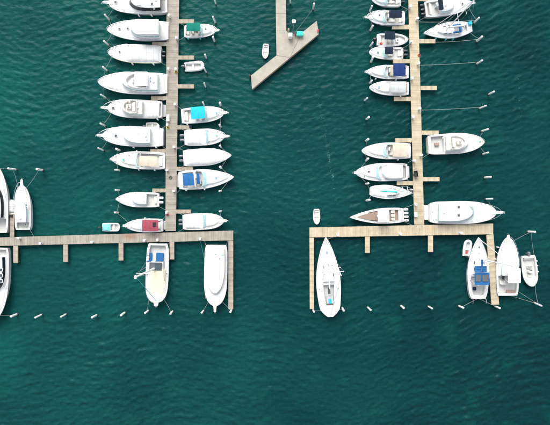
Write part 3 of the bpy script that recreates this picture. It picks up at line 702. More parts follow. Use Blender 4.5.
# --- left walkway, east side
b = express('E1', 'small white boat with a dark green bimini, right of the left walkway', (184, 31.2), (216, 30.6), 13, ws=.56, wl=.7, cp=(.05, .52), hatches=((206, 29.8, 1.9),), pul=3, plat=0, p=2.1, fb=.95, trunk=(.58, .9))
b.bimini((186.6, 23, 200.3, 31), 2.4, 'green_canvas', arch=.1, zl=1.0); fend(b, ((.12, -1), (.5, -1)), 'fender_cyan')
def rib(key, label, stern, bow, beam, tube='tube_grey', motor='engine_black', size=.7, seatm='vinyl', extra=None):
    b = Boat('inflatable_dinghy', label, 'dinghy', stern, bow, beam, .42)
    r = b.B * .155; L, hb = b.L, b.B / 2 - r
    pts = [(-L / 2, -hb, .34), (-L * .2, -hb, .34), (L * .15, -hb * .98, .36)]
    for i in range(9):
        a = -math.pi / 2 + math.pi * i / 8; pts.append((L * .2 + (L * .3 - r) * max(0, math.cos(a)) ** .8, hb * math.sin(a) * .97, .38 + .12 * math.cos(a)))
    pts += [(L * .15, hb * .98, .36), (-L * .2, hb, .34), (-L / 2, hb, .34)]
    rad = [r * .55, r] + [r] * (len(pts) - 4) + [r, r * .55]
    t_ = b.add('inflated_tube', MB().tube(pts, rad, 10), tube)
    o = [(-L * .46, -hb), (L * .2, -hb), (L * .38, -hb * .45), (L * .4, 0), (L * .38, hb * .45), (L * .2, hb), (-L * .46, hb)]
    b.add('floor', MB().stack([([(x_ * .9, y_ * .2) for x_, y_ in o], -.15), (o, .12), (scaled(o, .97), .18)]), 'sole')
    b.add('transom', MB().box(-L * .46, -L * .43, -hb, hb, .0, .5, .02), 'gelcoat')
    b.seat(-L * .12, -L * .02, -hb * .95, hb * .95, .36, h=.08, m=seatm)
    if motor:
        b.L = L * .9; b.outboards(1, motor, size=size); b.L = L
    if extra: b.add('fuel_tank', MB().box(-L * .33, -L * .17, -.18, .18, .185, .42, .05), extra)
    BOATS[key] = b
    return b
rib('E2', 'grey-white inflatable dinghy with a small outboard, right of the left walkway', (184.5, 67.2), (204.4, 65.3), 10.5, tube='tube_grey', motor='engine_grey', size=.9)
b = express('E3', 'white cruiser with a bright cyan bimini', (181.3, 116.2), (224, 113), 16, ws=.56, wl=.9, cp=(.06, .54), hatches=((216.8, 113.3, 2, 'aqua_lens'),), pul=3.6, plat=0, p=2.2, trunk=(.6, .92))
b.bimini((190.6, 107.2, 205.2, 118.2), 2.7, 'cyan_canvas', arch=.12); fend(b, ((.12, -1),))
b = express('E4', 'white cruiser with grey twin outboards, just below the cyan-topped one', (184.3, 137.6), (224.4, 136.4), 16.6, ws=.56, wl=.75, cp=(.05, .5), hatches=((217, 136, 1.8, 'aqua_lens'),), pul=4.6, plat=0, p=2.2, trunk=(.6, .92), seats=False)
b.outboards(2, 'engine_grey', sp=.8, size=1.15); b.cover(.03, .52, .45, name='cockpit_cover', f=.9)
b = Boat('motor_cruiser', 'fully white covered boat with grey outboards, right of the left walkway', 'motorboat', (183.2, 158.2), (231.6, 155.4), 17.2, 1.2, p=1.9, q=.82, stern_w=.95); b.hull(); b.cover(.02, .9, .55, f=.95); b.outboards(2, 'engine_grey', sp=.8, size=1.1); b.cleats(); BOATS['E5'] = b
b = express('E6', 'sleek white sport cruiser with a blue bimini and a white radar arch', (178.6, 180.6), (234, 177.1), 19.6, ws=.44, wl=1.4, cp=(.07, .42), hatches=((216.5, 178.2, 2.2, 'aqua_lens'),), pul=0, plat=3, p=1.8, tmax=.38, trunk=(.5, .9), sw=.92, q=.78, wh=.65, rake=1.2, rail=False)
b.bimini((182.8, 173.8, 194.2, 185.2), 2.7, 'blue_canvas', arch=.12); b.bimini((196.5, 173.5, 200, 184), 2.2, 'blue_canvas', arch=.1, name='windscreen_canvas', legs=False); b.arch(.335, z=1.6, rake=-.3); fend(b, ((.12, -1), (.45, -1)))
b = express('E7', 'white cruiser with grey outboards and an aqua windscreen, above the left cross pier', (182.5, 222.2), (223.6, 220.8), 16.2, ws=.52, wl=.75, cp=(.04, .48), pul=3.5, plat=0, p=2.4, trunk=(.58, .9), seats=False, rub='gelcoat_cool', gel='gelcoat_warm')
b.outboards(2, 'engine_grey', sp=.75, size=1.0); b.cover(.03, .5, .4, name='cockpit_cover', f=.88)

# --- moored below / above the left cross pier
b = Boat('motor_sailer', 'broad white motor sailer with two blue seats and beige deck under a mast', 'sailboat', (157.8, 243.6), (156.4, 302.6), 22.6, 1.4, p=6.0, q=.5, stern_w=.9, tmax=.3); b.hull(cockpit=(.03, .3), sd=.35, floor=.55, rake=.03)
o = b.shape(.42, .93, .76, fr=6); b.add('foredeck_panel', MB().slab(o, b.z(.7) + .1, b.z(.7) + .17, .03), 'beige_deck')
for r_ in ((147, 253, 151.4, 261.4), (155.8, 253, 163, 261.4)):
    x0, x1, y0, y1 = b.rect(r_, 1.2); s_ = b.seat(x0, x1, y0, y1, .58, h=.4, m='blue_canvas'); b.add('backrest', MB().box(x1 - .15, x1, y0, y1, .98, 1.5, .04), 'blue_canvas', s_)
x0, x1, y0, y1 = b.rect((149.4, 262.4, 161.6, 270.6), 1.8); b.add('companionway_hatch', MB().slab(rrect(x0, x1, y0, y1, .2), 1.4, 1.8, .06), 'hatch_lens')
x0, x1, y0, y1 = b.rect((150.5, 263.4, 154.6, 269.4), 1.85); b.add('hatch_panel', MB().slab(rrect(x0, x1, y0, y1, .1), 1.805, 1.84, .01), 'rub_rail')
x0, x1, y0, y1 = b.rect((162.6, 258, 164.4, 281), 1.6); b.add('spar', MB().tube([(x0, (y0 + y1) / 2, 1.62), (x1, (y0 + y1) / 2 + .2, 1.7)], .08, 8), 'rub_rail')
b.pulpit(3.4, w_=.9); b.rail(.3, h=.65); b.cleats(); BOATS['B1'] = b
for t, sg in ((.2, -1), (.5, 1), (.52, -1)): b.hatch(*(lambda v: ((v.x / (S * (HCAM - 1.6) / HCAM)) + CX, CY - v.y / (S * (HCAM - 1.6) / HCAM)))(b.world(b.x(t), sg * (b.hw(t) - .3), 1.6)), 1.2)
b = flybridge('B2', 'large fully white covered yacht with bow pulpit beside the left end finger', (216, 245.3), (215.2, 305.8), 23, fb=1.5, house=(.06, .8), hf=.86, hh=.9, fly=None, pul=6, plat=0, p=3.2, q=.5, sw=.97, cp=None, rail=False, tx=.97, ty=.95, dx=-.05, glass='tint_glass', gel='gelcoat_warm')
b.cover(.05, .84, .5, f=.80, name='house_cover', ridge=.4) if False else None
x0, x1, y0, y1 = b.rect((219.5, 256, 222, 280), 2.6); b.add('roof_rail', MB().tube([(x0, y0, b.zt + .1), (x1, y0, b.zt + .1)], .04, 6).tube([(x0, y0, b.zt - .05), (x0, y0, b.zt + .1)], .03).tube([(x1, y0, b.zt - .05), (x1, y0, b.zt + .1)], .03), 'steel')
b.hatch(219.6, 258.8, 1.0, z=b.zt + .05); b.hatch(206, 297.4, 1.3, z=b.z(.85) + .08); b.hatch(222.6, 254, 2.6, lens='tint_glass', z=b.zt + .03)
# left frame edge
b = flybridge('W1', 'large white yacht cut by the left frame edge, above the left cross pier', (-4.5, 233), (-5.5, 163), 25, fb=1.5, house=(.22, .68), hf=.78, hh=1.1, fly=None, pul=0, plat=0, p=2.0, cp=(.03, .2), glass='dark_glass', gz=(.25, .85), dx=-.3, tx=.9, ty=.84)
b = flybridge('W2', 'white cabin boat with bow rail standing upright above the left cross pier', (22.4, 229.8), (22.3, 185.5), 16.4, fb=1.25, house=(.18, .66), hf=.76, hh=.8, fly=None, pul=6, plat=0, p=2.5, cp=(.03, .16), glass='tint_glass')
b.hatch(26.6, 205, 1.6, z=b.zt + .02); b.hatch(26.6, 207.6, 1.6, z=b.zt + .02); b.hatch(26, 224.6, 1.6, z=1.35)
b = Boat('tender', 'small square-nosed white tender between the two boats at the left frame edge', 'dinghy', (11.2, 214.4), (11.2, 199.6), 7.6, .8, p=8, q=.6, stern_w=.97); b.hull(cockpit=(.12, .86), sd=.14, floor=.35); b.cover(.14, .9, .25); b.outboards(2, 'engine_black', sp=.6, size=.75); BOATS['W4'] = b
b = flybridge('W3', 'large white yacht with dark side windows, at the left frame edge below the cross pier', (-4, 248), (-6, 321), 26, fb=1.5, house=(.12, .6), hf=.86, hh=1.0, fly=None, pul=0, plat=0, p=2.2, cp=(.02, .1), glass='dark_glass', gz=(.3, .9), ty=.82)
for y_ in (269.8, 275.4, 281): b.hatch(1.2, y_, 3.6, z=b.zt - .0)

# --- right walkway, west side
b = express('R1', 'white boat with dark outboards cut by the top frame edge, left of the right walkway', (401, 0.2), (371.4, -.5), 13, ws=.5, wl=.7, cp=(.05, .5), fb=1.0, hatches=((378.5, -.4, 1.6),), plat=0, p=2.4, trunk=(.55, .9), gel='gelcoat_cool'); b.outboards(2, 'engine_black', sp=.7)
b = express('R2', 'white cruiser with long bow pulpit and a navy bimini, at the upper right walkway', (405, 17.8), (368.2, 17.6), 14.6, ws=.52, wl=1.1, cp=(.06, .5), hatches=((379, 16, 2.0),), pul=4, plat=0, p=2.3, gel='gelcoat_cool', trunk=(.58, .9))
b.bimini((389.2, 10, 401.6, 17.9), 2.6, 'navy_canvas', arch=.1)
def console_boat(key, label, stern, bow, beam, top, m, eng=1, fb=.85, p=2.2, ecol='engine_black', hatches=(), gel='gelcoat_cool', cat='motorboat'):
    b = Boat('centre_console_boat', label, cat, stern, bow, beam, fb, gel=gel, p=p); b.hull(cockpit=(.05, .9), sd=.2, floor=.32)
    b.seat(b.x(.07), b.x(.07) + .4, -b.B * .32, b.B * .32, .32, back='aft'); b.helm(b.x(.48), 0, .32, wd=.85, h=1.05); b.windshield(0, 1, .3, z0=1.3, h=.35, rake=.15, hw=.4) if False else None
    b.seat(b.x(.33), b.x(.33) + .5, -.45, .45, .32, h=.6, back='aft'); b.seat(b.x(.62), b.x(.62) + .5, -.4, .4, .32)
    o = b.shape(.7, .93, .8, fr=5); b.add('bow_cushion', MB().slab(o, .34, .62, .04), 'vinyl')
    if top: b.bimini(top, 2.3, m, arch=.08, zl=.34)
    b.outboards(eng, ecol, size=1.05)
    for h in hatches: b.hatch(*h, z=.66)
    b.rail(.62, h=.35); b.cleats(((.06, 1), (.06, -1), (.9, 1), (.9, -1))); BOATS[key] = b
    return b
b = console_boat('R3', 'small open boat with its bow to the right walkway and a navy bimini', (377, 39.6), (408, 40), 12.8, (384.8, 31.4, 395, 39.6), 'navy_canvas', hatches=((397.5, 40.3, 1.5),))
b.add('cushion', MB().box(b.x(.1), b.x(.1) + .5, -1.0, -.55, .34, .9, .05), 'red')
b = express('R4', 'small white runabout with a navy bimini and black twin outboards, bow left', (403.4, 53.2), (368.8, 52.6), 12.8, ws=.5, wl=.8, cp=(.05, .56), fb=.95, hatches=((377.7, 52.7, 1.8),), plat=0, p=2.5, trunk=None, gel='gelcoat_cool')
b.bimini((385, 47, 392.8, 54.2), 2.3, 'navy_canvas', arch=.08); b.outboards(2, 'engine_black', sp=.7, size=1.1)
x0, x1, y0, y1 = b.rect((381.5, 50, 384.5, 56.4), 1.0); b.add('helm_cushion', MB().box(x0, x1, y0, y1, .47, .95, .06), 'teak')
b = express('R5', 'white cruiser with a royal blue bimini and beige helm strip', (408.9, 71.8), (366.8, 72.2), 14, ws=.52, wl=1.3, cp=(.05, .5), hatches=(), pul=1.6, plat=1, p=2.0, trunk=(.6, .9), gel='gelcoat')
b.bimini((393.2, 63.4, 405.3, 76), 2.7, 'royal_canvas', arch=.12); b.bimini((390.4, 65.6, 393, 75), 2.3, 'beige_canvas', arch=.08, name='helm_canvas', legs=False); fend(b, ((.3, 1), (.78, 1)))
b = express('R6', 'white cruiser with a pale grey cockpit canvas', (409, 88.2), (369.2, 87.8), 14.3, ws=0, cp=(.04, .1), hatches=((378.6, 87.6, 2.2, 'aqua_lens'),), plat=1, p=2.0, trunk=(.5, .88), seats=False, rub='gelcoat_cool')
b.bimini((390.4, 82.2, 406, 92.6), 2.3, 'grey_canvas', arch=.2, name='cockpit_canvas'); fend(b, ((.2, 1),))
b = express('R7', 'white express cruiser with a beige bimini, left of the right walkway', (410.8, 150.7), (361.6, 151), 16.2, ws=.48, wl=1.6, cp=(.05, .47), hatches=(), plat=1.5, p=1.9, trunk=(.52, .88), rake=1.15, rub='gelcoat_cool', gel='gelcoat_warm')
b.bimini((392.6, 143.4, 407.4, 156.6), 2.6, 'beige_canvas', arch=.16); fend(b, ((.25, 1),))
b = express('R8', 'white express cruiser with five small dark deck hatches and an aqua windscreen', (407.6, 171.6), (355.2, 172.8), 18, ws=.52, wl=1.7, cp=(.03, .42), hatches=((368.4, 171.8, 2.4), (363.5, 167.5, 1.3), (363.8, 176.3, 1.3), (376.8, 168, 1.3), (377, 175.2, 1.3)), pul=1.5, plat=3, p=2.1, trunk=(.54, .9), rake=1.2, seats=False)
b.house('cockpit_hardtop', .1, .5, .82, .85, tx=.93, ty=.9, dx=-.1, fr=6); b.hatch(388.5, 174.2, 1.5, z=1.7); b.add('cockpit_mat', MB().box(b.x(.06), b.x(.14), -1.1, 1.1, .5, .56), 'teak')
# go-fast centre console with teak decks
b = Boat('sport_boat', 'narrow white sport boat with brown teak decks and four white outboards', 'motorboat', (404, 215), (349.6, 217.4), 15.6, 1.05, p=1.6, tmax=.36, stern_w=.92, q=.88); b.hull(cockpit=(.04, .66), sd=.3, floor=.45, solem='teak')
o = b.shape(.46, .86, .62, fr=2.4); b.add('foredeck_teak', MB().slab(o, b.z(.68) + .08, b.z(.68) + .15, .02), 'teak')
ob, top, zt = b.house('console', .33, .52, .42, 1.0, z0=.47, glass='tint_glass', gz=(.5, .9)); b.hatch(381.4, 215.2, 1.2, z=zt + .02)
b.bimini((377.5, 209.5, 389.5, 222), 2.5, 'gelcoat', arch=.05, rigid=True, name='hardtop', zl=.5)
for k in range(3): b.seat(b.x(.19), b.x(.19) + .45, -1.0 + k * .72, -.42 + k * .72, .48, h=.6, back='aft', m='gelcoat_warm')
b.seat(b.x(.05), b.x(.05) + .5, -1.1, 1.1, .48, back='aft'); b.outboards(4, 'engine_white', sp=.66, size=1.1); b.cleats(); BOATS['R10'] = b

# --- right walkway, east side
b = flybridge('Q1', 'white sportfishing boat with black outboards and a navy top, at the top right', (425.4, 9.2), (471.5, 3.4), 17.5, fb=1.25, house=(.32, .62), hf=.72, hh=.8, fly=None, pul=2.6, plat=0, p=2.2, cp=(.04, .3), gel='gelcoat_cool', glass='tint_glass', hatches=((462, 4.2, 2),))
b.outboards(3, 'engine_black', sp=.75, size=1.15); b.bimini((437.5, -2, 443.6, 9.6), 3.0, 'navy_canvas', arch=.08, zl=1.3); b.seat(b.x(.1), b.x(.1) + .5, -1.1, 1.1, .6, back='aft'); b.helm(b.x(.24), .6, .6)

def sail(key, label, stern, bow, beam, mast, mh, fb=1.15, p=1.75, sw=.7, tmax=.42, cp=(.08, .36), boomm='cover_white', boom=.32, house=(.38, .72), gel='gelcoat', solem='sole', hh=.38, hf=.56, backstay=True, mr=.11, sr=.15, q=.9, sd=None):
    b = Boat('sailing_yacht', label, 'sailboat', stern, bow, beam, fb, kind='sail', gel=gel, p=p, stern_w=sw, tmax=tmax, q=q, sr=sr)
    b.hull(cockpit=cp, sd=sd or (.55 if b.B > 3 else .35), floor=.6, solem=solem)
    if house:
        ob, top, zt = b.house('coachroof', house[0], house[1], hf, hh, m=gel, tx=.95, ty=.88, dx=-.05, fr=2.5, glass=None)
        for t in (.25, .55):
            tt = lerp(house[0], house[1], t)
            for sg in (1, -1):
                b.add('portlight', MB().slab(rrect(b.x(tt) - .3, b.x(tt) + .3, sg * b.hw(tt) * hf * .86 - .06, sg * b.hw(tt) * hf * .86 + .06, .05), zt - .02, zt + .03, .01), 'dark_glass', ob)
    else: zt = b.z(.5) + .1
    mx_, my_ = b.loc(mast[0], mast[1], zt)
    ms = b.add('mast', MB().tube([(mx_, 0, zt - .05), (mx_, 0, mh)], [mr, mr * .75], 10), 'lamp_white')
    sps = []
    for k in (.45, .72):
        zz = lerp(zt, mh, k); yy = b.B * .3 * (1.15 - k * .4)
        b.add('spreader', MB().tube([(mx_ - .1, -yy, zz), (mx_, 0, zz), (mx_ - .1, yy, zz)], .045, 6), 'lamp_white', ms); sps.append((zz, yy))
    for sg in (1, -1):
        b.add('shroud', MB().tube([(mx_ - .15, sg * (b.hw(b.t(mx_)) - .12), b.z(.5)), (mx_ - .1, sg * sps[0][1], sps[0][0]), (mx_ - .1, sg * sps[1][1], sps[1][0]), (mx_, 0, mh - .1)], .016, 4), 'steel', ms)
    b.add('forestay', MB().tube([(b.L / 2 - .25, 0, b.z(1)), (mx_ + .1, 0, mh - .25)], [.055, .05], 6), 'cover_white', ms)
    if backstay: b.add('backstay', MB().tube([(-b.L / 2 + .2, 0, b.z(0)), (mx_, 0, mh - .05)], .014, 4), 'steel', ms)
    bl = b.L * boom
    bo = b.add('boom', MB().tube([(mx_ - .1, 0, zt + 1.0), (mx_ - bl, 0, zt + 1.05)], .08, 8), 'lamp_white')
    b.add('sail_cover', MB().loft([[(mx_ - .15 - bl * .95 * i / 6, .17 * math.cos(a) * (1.15 - i * .08), zt + 1.22 + (.26 - i * .03) * math.sin(a)) for a in [2 * math.pi * k / 8 for k in range(8)]] for i in range(7)]), boomm, bo)
    b.rail(.6, h=.55); b.cleats()
    for sg in (1, -1): b.add('winch', MB().stack([(rrect(b.x(cp[1]) - .8, b.x(cp[1]) - .58, sg * (b.hw(cp[1]) - .55) - .11, sg * (b.hw(cp[1]) - .55) + .11, .11), b.z(.3)), (rrect(b.x(cp[1]) - .77, b.x(cp[1]) - .61, sg * (b.hw(cp[1]) - .55) - .08, sg * (b.hw(cp[1]) - .55) + .08, .08), b.z(.3) + .22)]), 'steel')
    BOATS[key] = b; b.zt = zt
    return b
def wheel(b, t, y_=0, r=.5, z=1.25):
    x_ = b.x(t); mb = MB().tube([(x_, y_ + r * math.cos(a), z + r * math.sin(a)) for a in [k * math.pi / 8 for k in range(17)]], .02, 5)
    ob = b.add('helm_pedestal', MB().stack([(rrect(x_ + .05, x_ + .35, y_ - .16, y_ + .16, .08), .6), (rrect(x_ + .1, x_ + .3, y_ - .12, y_ + .12, .08), 1.45)]), 'gelcoat'); b.add('steering_wheel', mb, 'steel', ob)

b = sail('Q2', 'white sailing yacht with a blue-edged cockpit, top right beside the walkway', (472.2, 27.2), (423.4, 33.4), 16.5, (446, 29.5), 14, sw=.55, gel='gelcoat_cool', cp=(.1, .36))
x0, x1, y0, y1 = b.rect((452.6, 24.6, 461.8, 32), 1.6)
b.add('dodger', MB().box(x0, x0 + .35, y0, y1, 1.3, 1.7, .05), 'blue_canvas'); b.add('cockpit_cloth', MB().box(x0 + .36, x1, y1 - .3, y1, 1.3, 1.62, .05), 'blue_canvas'); b.add('cockpit_cloth', MB().box(x0 + .36, x1, y0, y0 + .3, 1.3, 1.62, .05), 'blue_canvas'); wheel(b, .18)
x0, y0 = b.loc(470.4, 23, 1.5); b.add('stern_locker', MB().box(x0 - .35, x0 + .35, y0 - .3, y0 + .3, 1.1, 1.6, .06), 'cyan_canvas'); fend(b, ((.75, 1), (.55, 1), (.4, 1)), 'fender_cyan')
b = sail('R9', 'white covered sailboat with an aqua sail cover, bow to the right walkway', (370.2, 191), (412.4, 193.2), 14, (396, 191.6), 12, fb=.95, sw=.66, boomm='aqua_canvas', boom=.40, house=(.4, .7), cp=(.08, .34), tmax=.4)
b.cover(.05, .42, .2, name='cockpit_cover', f=.8)
b = flybridge('Q3', 'wide white motor yacht alone at its finger, bow right, on the right walkway', (428.4, 144.8), (483.8, 142), 20.6, fb=1.35, house=(.3, .72), hf=.8, hh=.9, fly=(.36, .62), ff=.66, pul=0, plat=0, p=2.2, cp=(.05, .28), glass='tint_glass', hatches=((479.5, 141.6, 1.6, 'aqua_lens'),), flyh=.5, gel='gelcoat_warm')
x0, x1, y0, y1 = b.rect((434.5, 142.8, 439, 145.6), .9); b.add('cockpit_table', MB().box(x0, x1, y0, y1, .62, 1.05, .04), 'teak'); b.hatch(443, 138, 1.6, lens='grey_canvas', z=1.5)
b = flybridge('Q4', 'largest white yacht with long bow pulpit, directly above the right cross pier', (430.5, 212.6), (495.8, 212.4), 22.6, fb=1.5, house=(.12, .66), hf=.86, hh=1.05, fly=None, pul=7, plat=6.2, p=2.3, cp=None, glass='tint_glass', flyh=.4, gz=(.2, .9), dx=-.4)
b.hatch(458.4, 207.2, 2.9, z=b.zt + .04); b.hatch(458.4, 215.4, 2.9, z=b.zt + .04); b.windshield(.6, 1, .8, z0=b.zt - .35, h=.3, rake=.3, hw=1.7)
for p_ in ((436, 203.5), (432.3, 211.5), (436, 219)): b.hatch(*p_, .9, lens='grey_canvas', z=1.5)
# --- below the right cross pier
b = sail('S1', 'large white sailing yacht with cyan item in cockpit, bow up against the right cross pier', (330.6, 317), (325.8, 237), 24.4, (326.6, 262.5), 20, fb=1.35, p=1.75, sw=.72, tmax=.42, cp=(.14, .40), house=(.44, .78), hf=.5, mr=.13, sr=.7, sd=1.25, q=.85)
x0, x1, y0, y1 = b.rect((328, 287.5, 330.6, 294), 2.0); b.add('companionway', MB().slab(rrect(x0, x1, y0, y1, .06), 1.62, 1.9, .04), 'hatch_lens')
x0, x1, y0, y1 = b.rect((326.4, 296, 333.6, 303.6), 1.2); tb = b.add('cockpit_table', MB().box(x0, x1, y0, y1, .62, 1.1, .05), 'grey_canvas')
x0, x1, y0, y1 = b.rect((328.8, 299, 331.6, 303.6), 1.35); b.add('cushion', MB().box(x0, x1, y0, y1, 1.105, 1.3, .05), 'cyan_canvas'); wheel(b, .17, .9); wheel(b, .17, -.9)
x0, x1, y0, y1 = b.rect((324.4, 305.2, 335.4, 307.6), 1.3); b.add('helm_grating', MB().box(x0, x1, y0, y1, .62, .72), 'teak'); b.hatch(327.4, 260.6, 2.2, lens='tint_glass', zoff=.1); b.hatch(326.8, 252, 1.8, lens='aqua_lens', zoff=.1)
b = sail('S2', 'white sailing yacht under a blue bimini, left of the right end finger', (478.6, 298.8), (478.6, 237.2), 21.6, (483.4, 258.6), 14.5, fb=1.3, p=1.9, sw=.76, cp=(.06, .36), house=(.4, .74), boomm='blue_canvas', boom=.2)
b.bimini((474.8, 272.6, 489.6, 284.8), 2.9, 'blue_canvas', arch=.1); b.bimini((474.6, 266, 486.8, 272), 2.5, 'blue_canvas', arch=.22, name='dodger', legs=False)
for r_ in ((475.6, 275, 480.8, 281.6), (482.4, 275, 488.4, 281.6)):
    x0, x1, y0, y1 = b.rect(r_, 3.05); b.add('solar_panel', MB().slab(rrect(x0, x1, y0, y1, .05), 3.02, 3.06, .01), 'rub_rail')
x0, y0 = b.loc(474.6, 288.6, 1.2); b.add('life_ring_bag', MB().box(x0 - .35, x0 + .35, y0 - .3, y0 + .3, .9, 1.4, .08), 'navy_canvas'); wheel(b, .2); b.hatch(479, 254, 1.9, zoff=.1); b.hatch(478.9, 247, 1.6, zoff=.1)
for sg in (1, -1): b.add('davit', MB().tube([(-b.L / 2 + .3, sg * 1.3, 1.2), (-b.L / 2 - .2, sg * 1.3, 1.9), (-b.L / 2 - .8, sg * 1.3, 1.8)], .05, 6), 'steel')
b = flybridge('S3', 'white cabin cruiser with square hardtop and grey cockpit, right of the right end finger', (508.2, 295.8), (507.8, 236.8), 22.6, fb=1.35, house=(.36, .6), hf=.7, hh=.75, fly=None, pul=2, plat=0, p=2.0, cp=(.04, .34), glass='tint_glass', gel='gelcoat')
b.bimini((508.2, 268.4, 520.8, 283), 3.2, 'gelcoat', arch=.06, rigid=True, name='hardtop', zl=1.4); x0, x1, y0, y1 = b.rect((502.2, 266.5, 504.4, 279.5), 1.6); b.add('side_window', MB().box(x0, x1, y0, y1, 1.4, 1.75, .03), 'dark_glass'); x0, x1, y0, y1 = b.rect((506.5, 290, 514.5, 293), .9); b.add('aft_locker', MB().box(x0, x1, y0, y1, .62, 1.0, .05), 'teak'); b.seat(b.x(.2), b.x(.2) + .6, .3, 1.4, .6, back='aft')
fend(b, ((.82, 1), (.62, 1)))
b = console_boat('S4', 'white open skiff moored outside the cabin cruiser at far right, bow down', (528.6, 255.8), (531.6, 286.4), 15.4, None, None, ecol='engine_grey', fb=.8, p=2.6, gel='gelcoat'); fend(b, ((.2, 1), (.35, 1), (.55, 1)))
rib('S5', 'small grey inflatable dinghy with a red tank beside the blue-topped yacht', (466.4, 256.4), (468.6, 239.6), 8.6, motor='engine_black', size=.6, extra='red')
# small dinghies on the open water
def rowdinghy(key, label, stern, bow, beam):
    b = Boat('rowing_dinghy', label, 'dinghy', stern, bow, beam, .5, p=2.8, stern_w=.8); b.hull(cockpit=(.06, .9), sd=.05, floor=.15, solem='gelcoat', deckm='gelcoat')
    for t in (.12, .45, .74): b.seat(b.x(t), b.x(t) + .24, -b.hw(t) + .2, b.hw(t) - .2, .32, h=.06, m='gelcoat_warm')
    BOATS[key] = b; return b
rowdinghy('D1', 'small empty white dinghy floating left of the concrete pier', (266, 43.8), (265, 58.8), 6.4)
rowdinghy('D2', 'small empty white dinghy floating just above the corner of the right cross pier', (316.6, 209), (316.8, 224.4), 6.8)

# ---------------------------------------------------------------- mooring piles
def make_pile():
    r = empty('mooring_pile')
    o = [(math.cos(2 * math.pi * i / 12), math.sin(2 * math.pi * i / 12)) for i in range(12)]
    def rg(k): return [(x * k, y * k) for x, y in o]
    MB().stack([(rg(.16), -4), (rg(.15), .75)]).build('timber_shaft', 'pile_wood', r)
    sv = MB().stack([(rg(.18), .5), (rg(.185), .52), (rg(.175), 2.75)]).build('white_sleeve', 'sleeve', r)
    MB().stack([(rg(.19), 2.752), (rg(.2), 2.78), (rg(.17), 2.86), (rg(.03), 2.96)]).build('cone_cap', 'sleeve', sv)
    return r
PILES = []
proto = make_pile(); used = False
def add_pile(px, py, label, group, h=1.0):
    global used
    o = copy_tree(proto) if used else proto; used = True
    p = P(px, py, 1.6)       # the pixel is the middle of the white sleeve
    o.location = (p.x, p.y, 0); o.rotation_euler = (R(random.uniform(-2.6, 2.6)), R(random.uniform(-2.6, 2.6)), random.random() * 6)
    k_ = random.uniform(.82, 1.15); o.scale = (k_, k_, h); tag(o, label, 'pile', group); PILES.append((px, py, o))
ROWS = [
    ('from top, left of the left walkway\'s boats', [(107, 17), (106, 42.5), (104.8, 68.6), (103.5, 96), (102.7, 124.6), (101, 149.6), (118, 149.6), (117.6, 169.7), (117.6, 190), (116.4, 212.6)]),
    ('from top, right of the left walkway\'s boats', [(215, 1.2), (214.7, 20), (213.7, 39), (205.3, 56), (205.5, 70.5), (204.6, 85.4), (203.2, 104), (219.9, 104), (220.2, 126), (220.2, 146.3), (220.7, 167.7), (220.7, 190.7), (220.7, 211)]),
    ('from the left in the row below the left cross pier', [(13, 315.7), (38.3, 316), (62.8, 315.6), (94, 316.7), (122.5, 314), (146.5, 312), (171, 312.5), (202.5, 312), (231, 311)]),
    ('from top, left of the right walkway\'s boats', [(371, 8.5), (371.5, 28), (371.2, 44.3), (372.2, 60.2), (371, 81.3), (365.8, 99), (367.7, 118), (367.2, 140), (367.2, 160), (367.2, 183.5), (367.5, 200.5)]),
    ('from top, right of the right walkway\'s boats', [(477, 20), (479.6, 39), (479.7, 61.8), (492, 92.6), (482.2, 107), (484.6, 130), (485.5, 153.3), (487.6, 177), (489, 199)]),
    ('from the left in the row below the right cross pier', [(313.4, 310.8), (343.2, 309), (369, 308.6), (403, 307.3), (430.5, 307.7), (461.6, 307.4), (498.2, 307.5), (538.2, 304)]),
    ('from the left above the left cross pier, by the frame-edge boats', [(12.4, 169), (39, 169.4)]),
]
for txt, pts in ROWS:
    for i, (x_, y_) in enumerate(pts):
        add_pile(x_, y_, 'white mooring pile, %s %s' % (ORD[i], txt), 'white mooring piles', random.uniform(.85, 1.12) if y_ < 300 else random.uniform(.75, 1.0))
add_pile(531.6, 231.8, 'lone white sleeved mooring pile at the right, above the far right skiff', 'white mooring piles')
add_pile(313.6, 6.2, 'lone white sleeved mooring pile right of the concrete pier lamp', 'white mooring piles')
add_pile(290.6, .2, 'white sleeved mooring pile touching the concrete pier at the top frame edge', 'white mooring piles', .9)

# ---------------------------------------------------------------- mooring lines and fenders
def rope(a, b_, label, sag=.25, r=.014, m='rope'):
    a, b_ = Vector(a), Vector(b_); mid = (a + b_) / 2; mb = MB(); pts = []
    for i in range(11):
        u = i / 10; p = a.lerp(b_, u); p.z -= sag * 4 * u * (1 - u); pts.append(p - mid)
    o = mb.tube(pts, r, 5).build('mooring_line', m); o.location = mid
    tag(o, label, 'rope', 'mooring lines')
def pile_near(px, py):
    return min(PILES, key=lambda q_: (q_[0] - px) ** 2 + (q_[1] - py) ** 2)
def tie(key, t, sg, px, py, m='rope', sag=.25):
    b = BOATS[key]; q_ = pile_near(px, py); a = b.world(b.x(t), sg * max(.08, b.hw(t) - .2), b.z(t) + .08)
    pl = q_[2].location; zt = 1.5; dv = (a - Vector((pl.x, pl.y, zt))).normalized() * .20
    rope(a, (pl.x + dv.x, pl.y + dv.y, zt), 'thin %s %s line from the %s to a white pile' % (side_of(b, px, py), 'bow' if t > .5 else 'side' if t > .2 else 'stern', NICK[key]), sag, m=m)
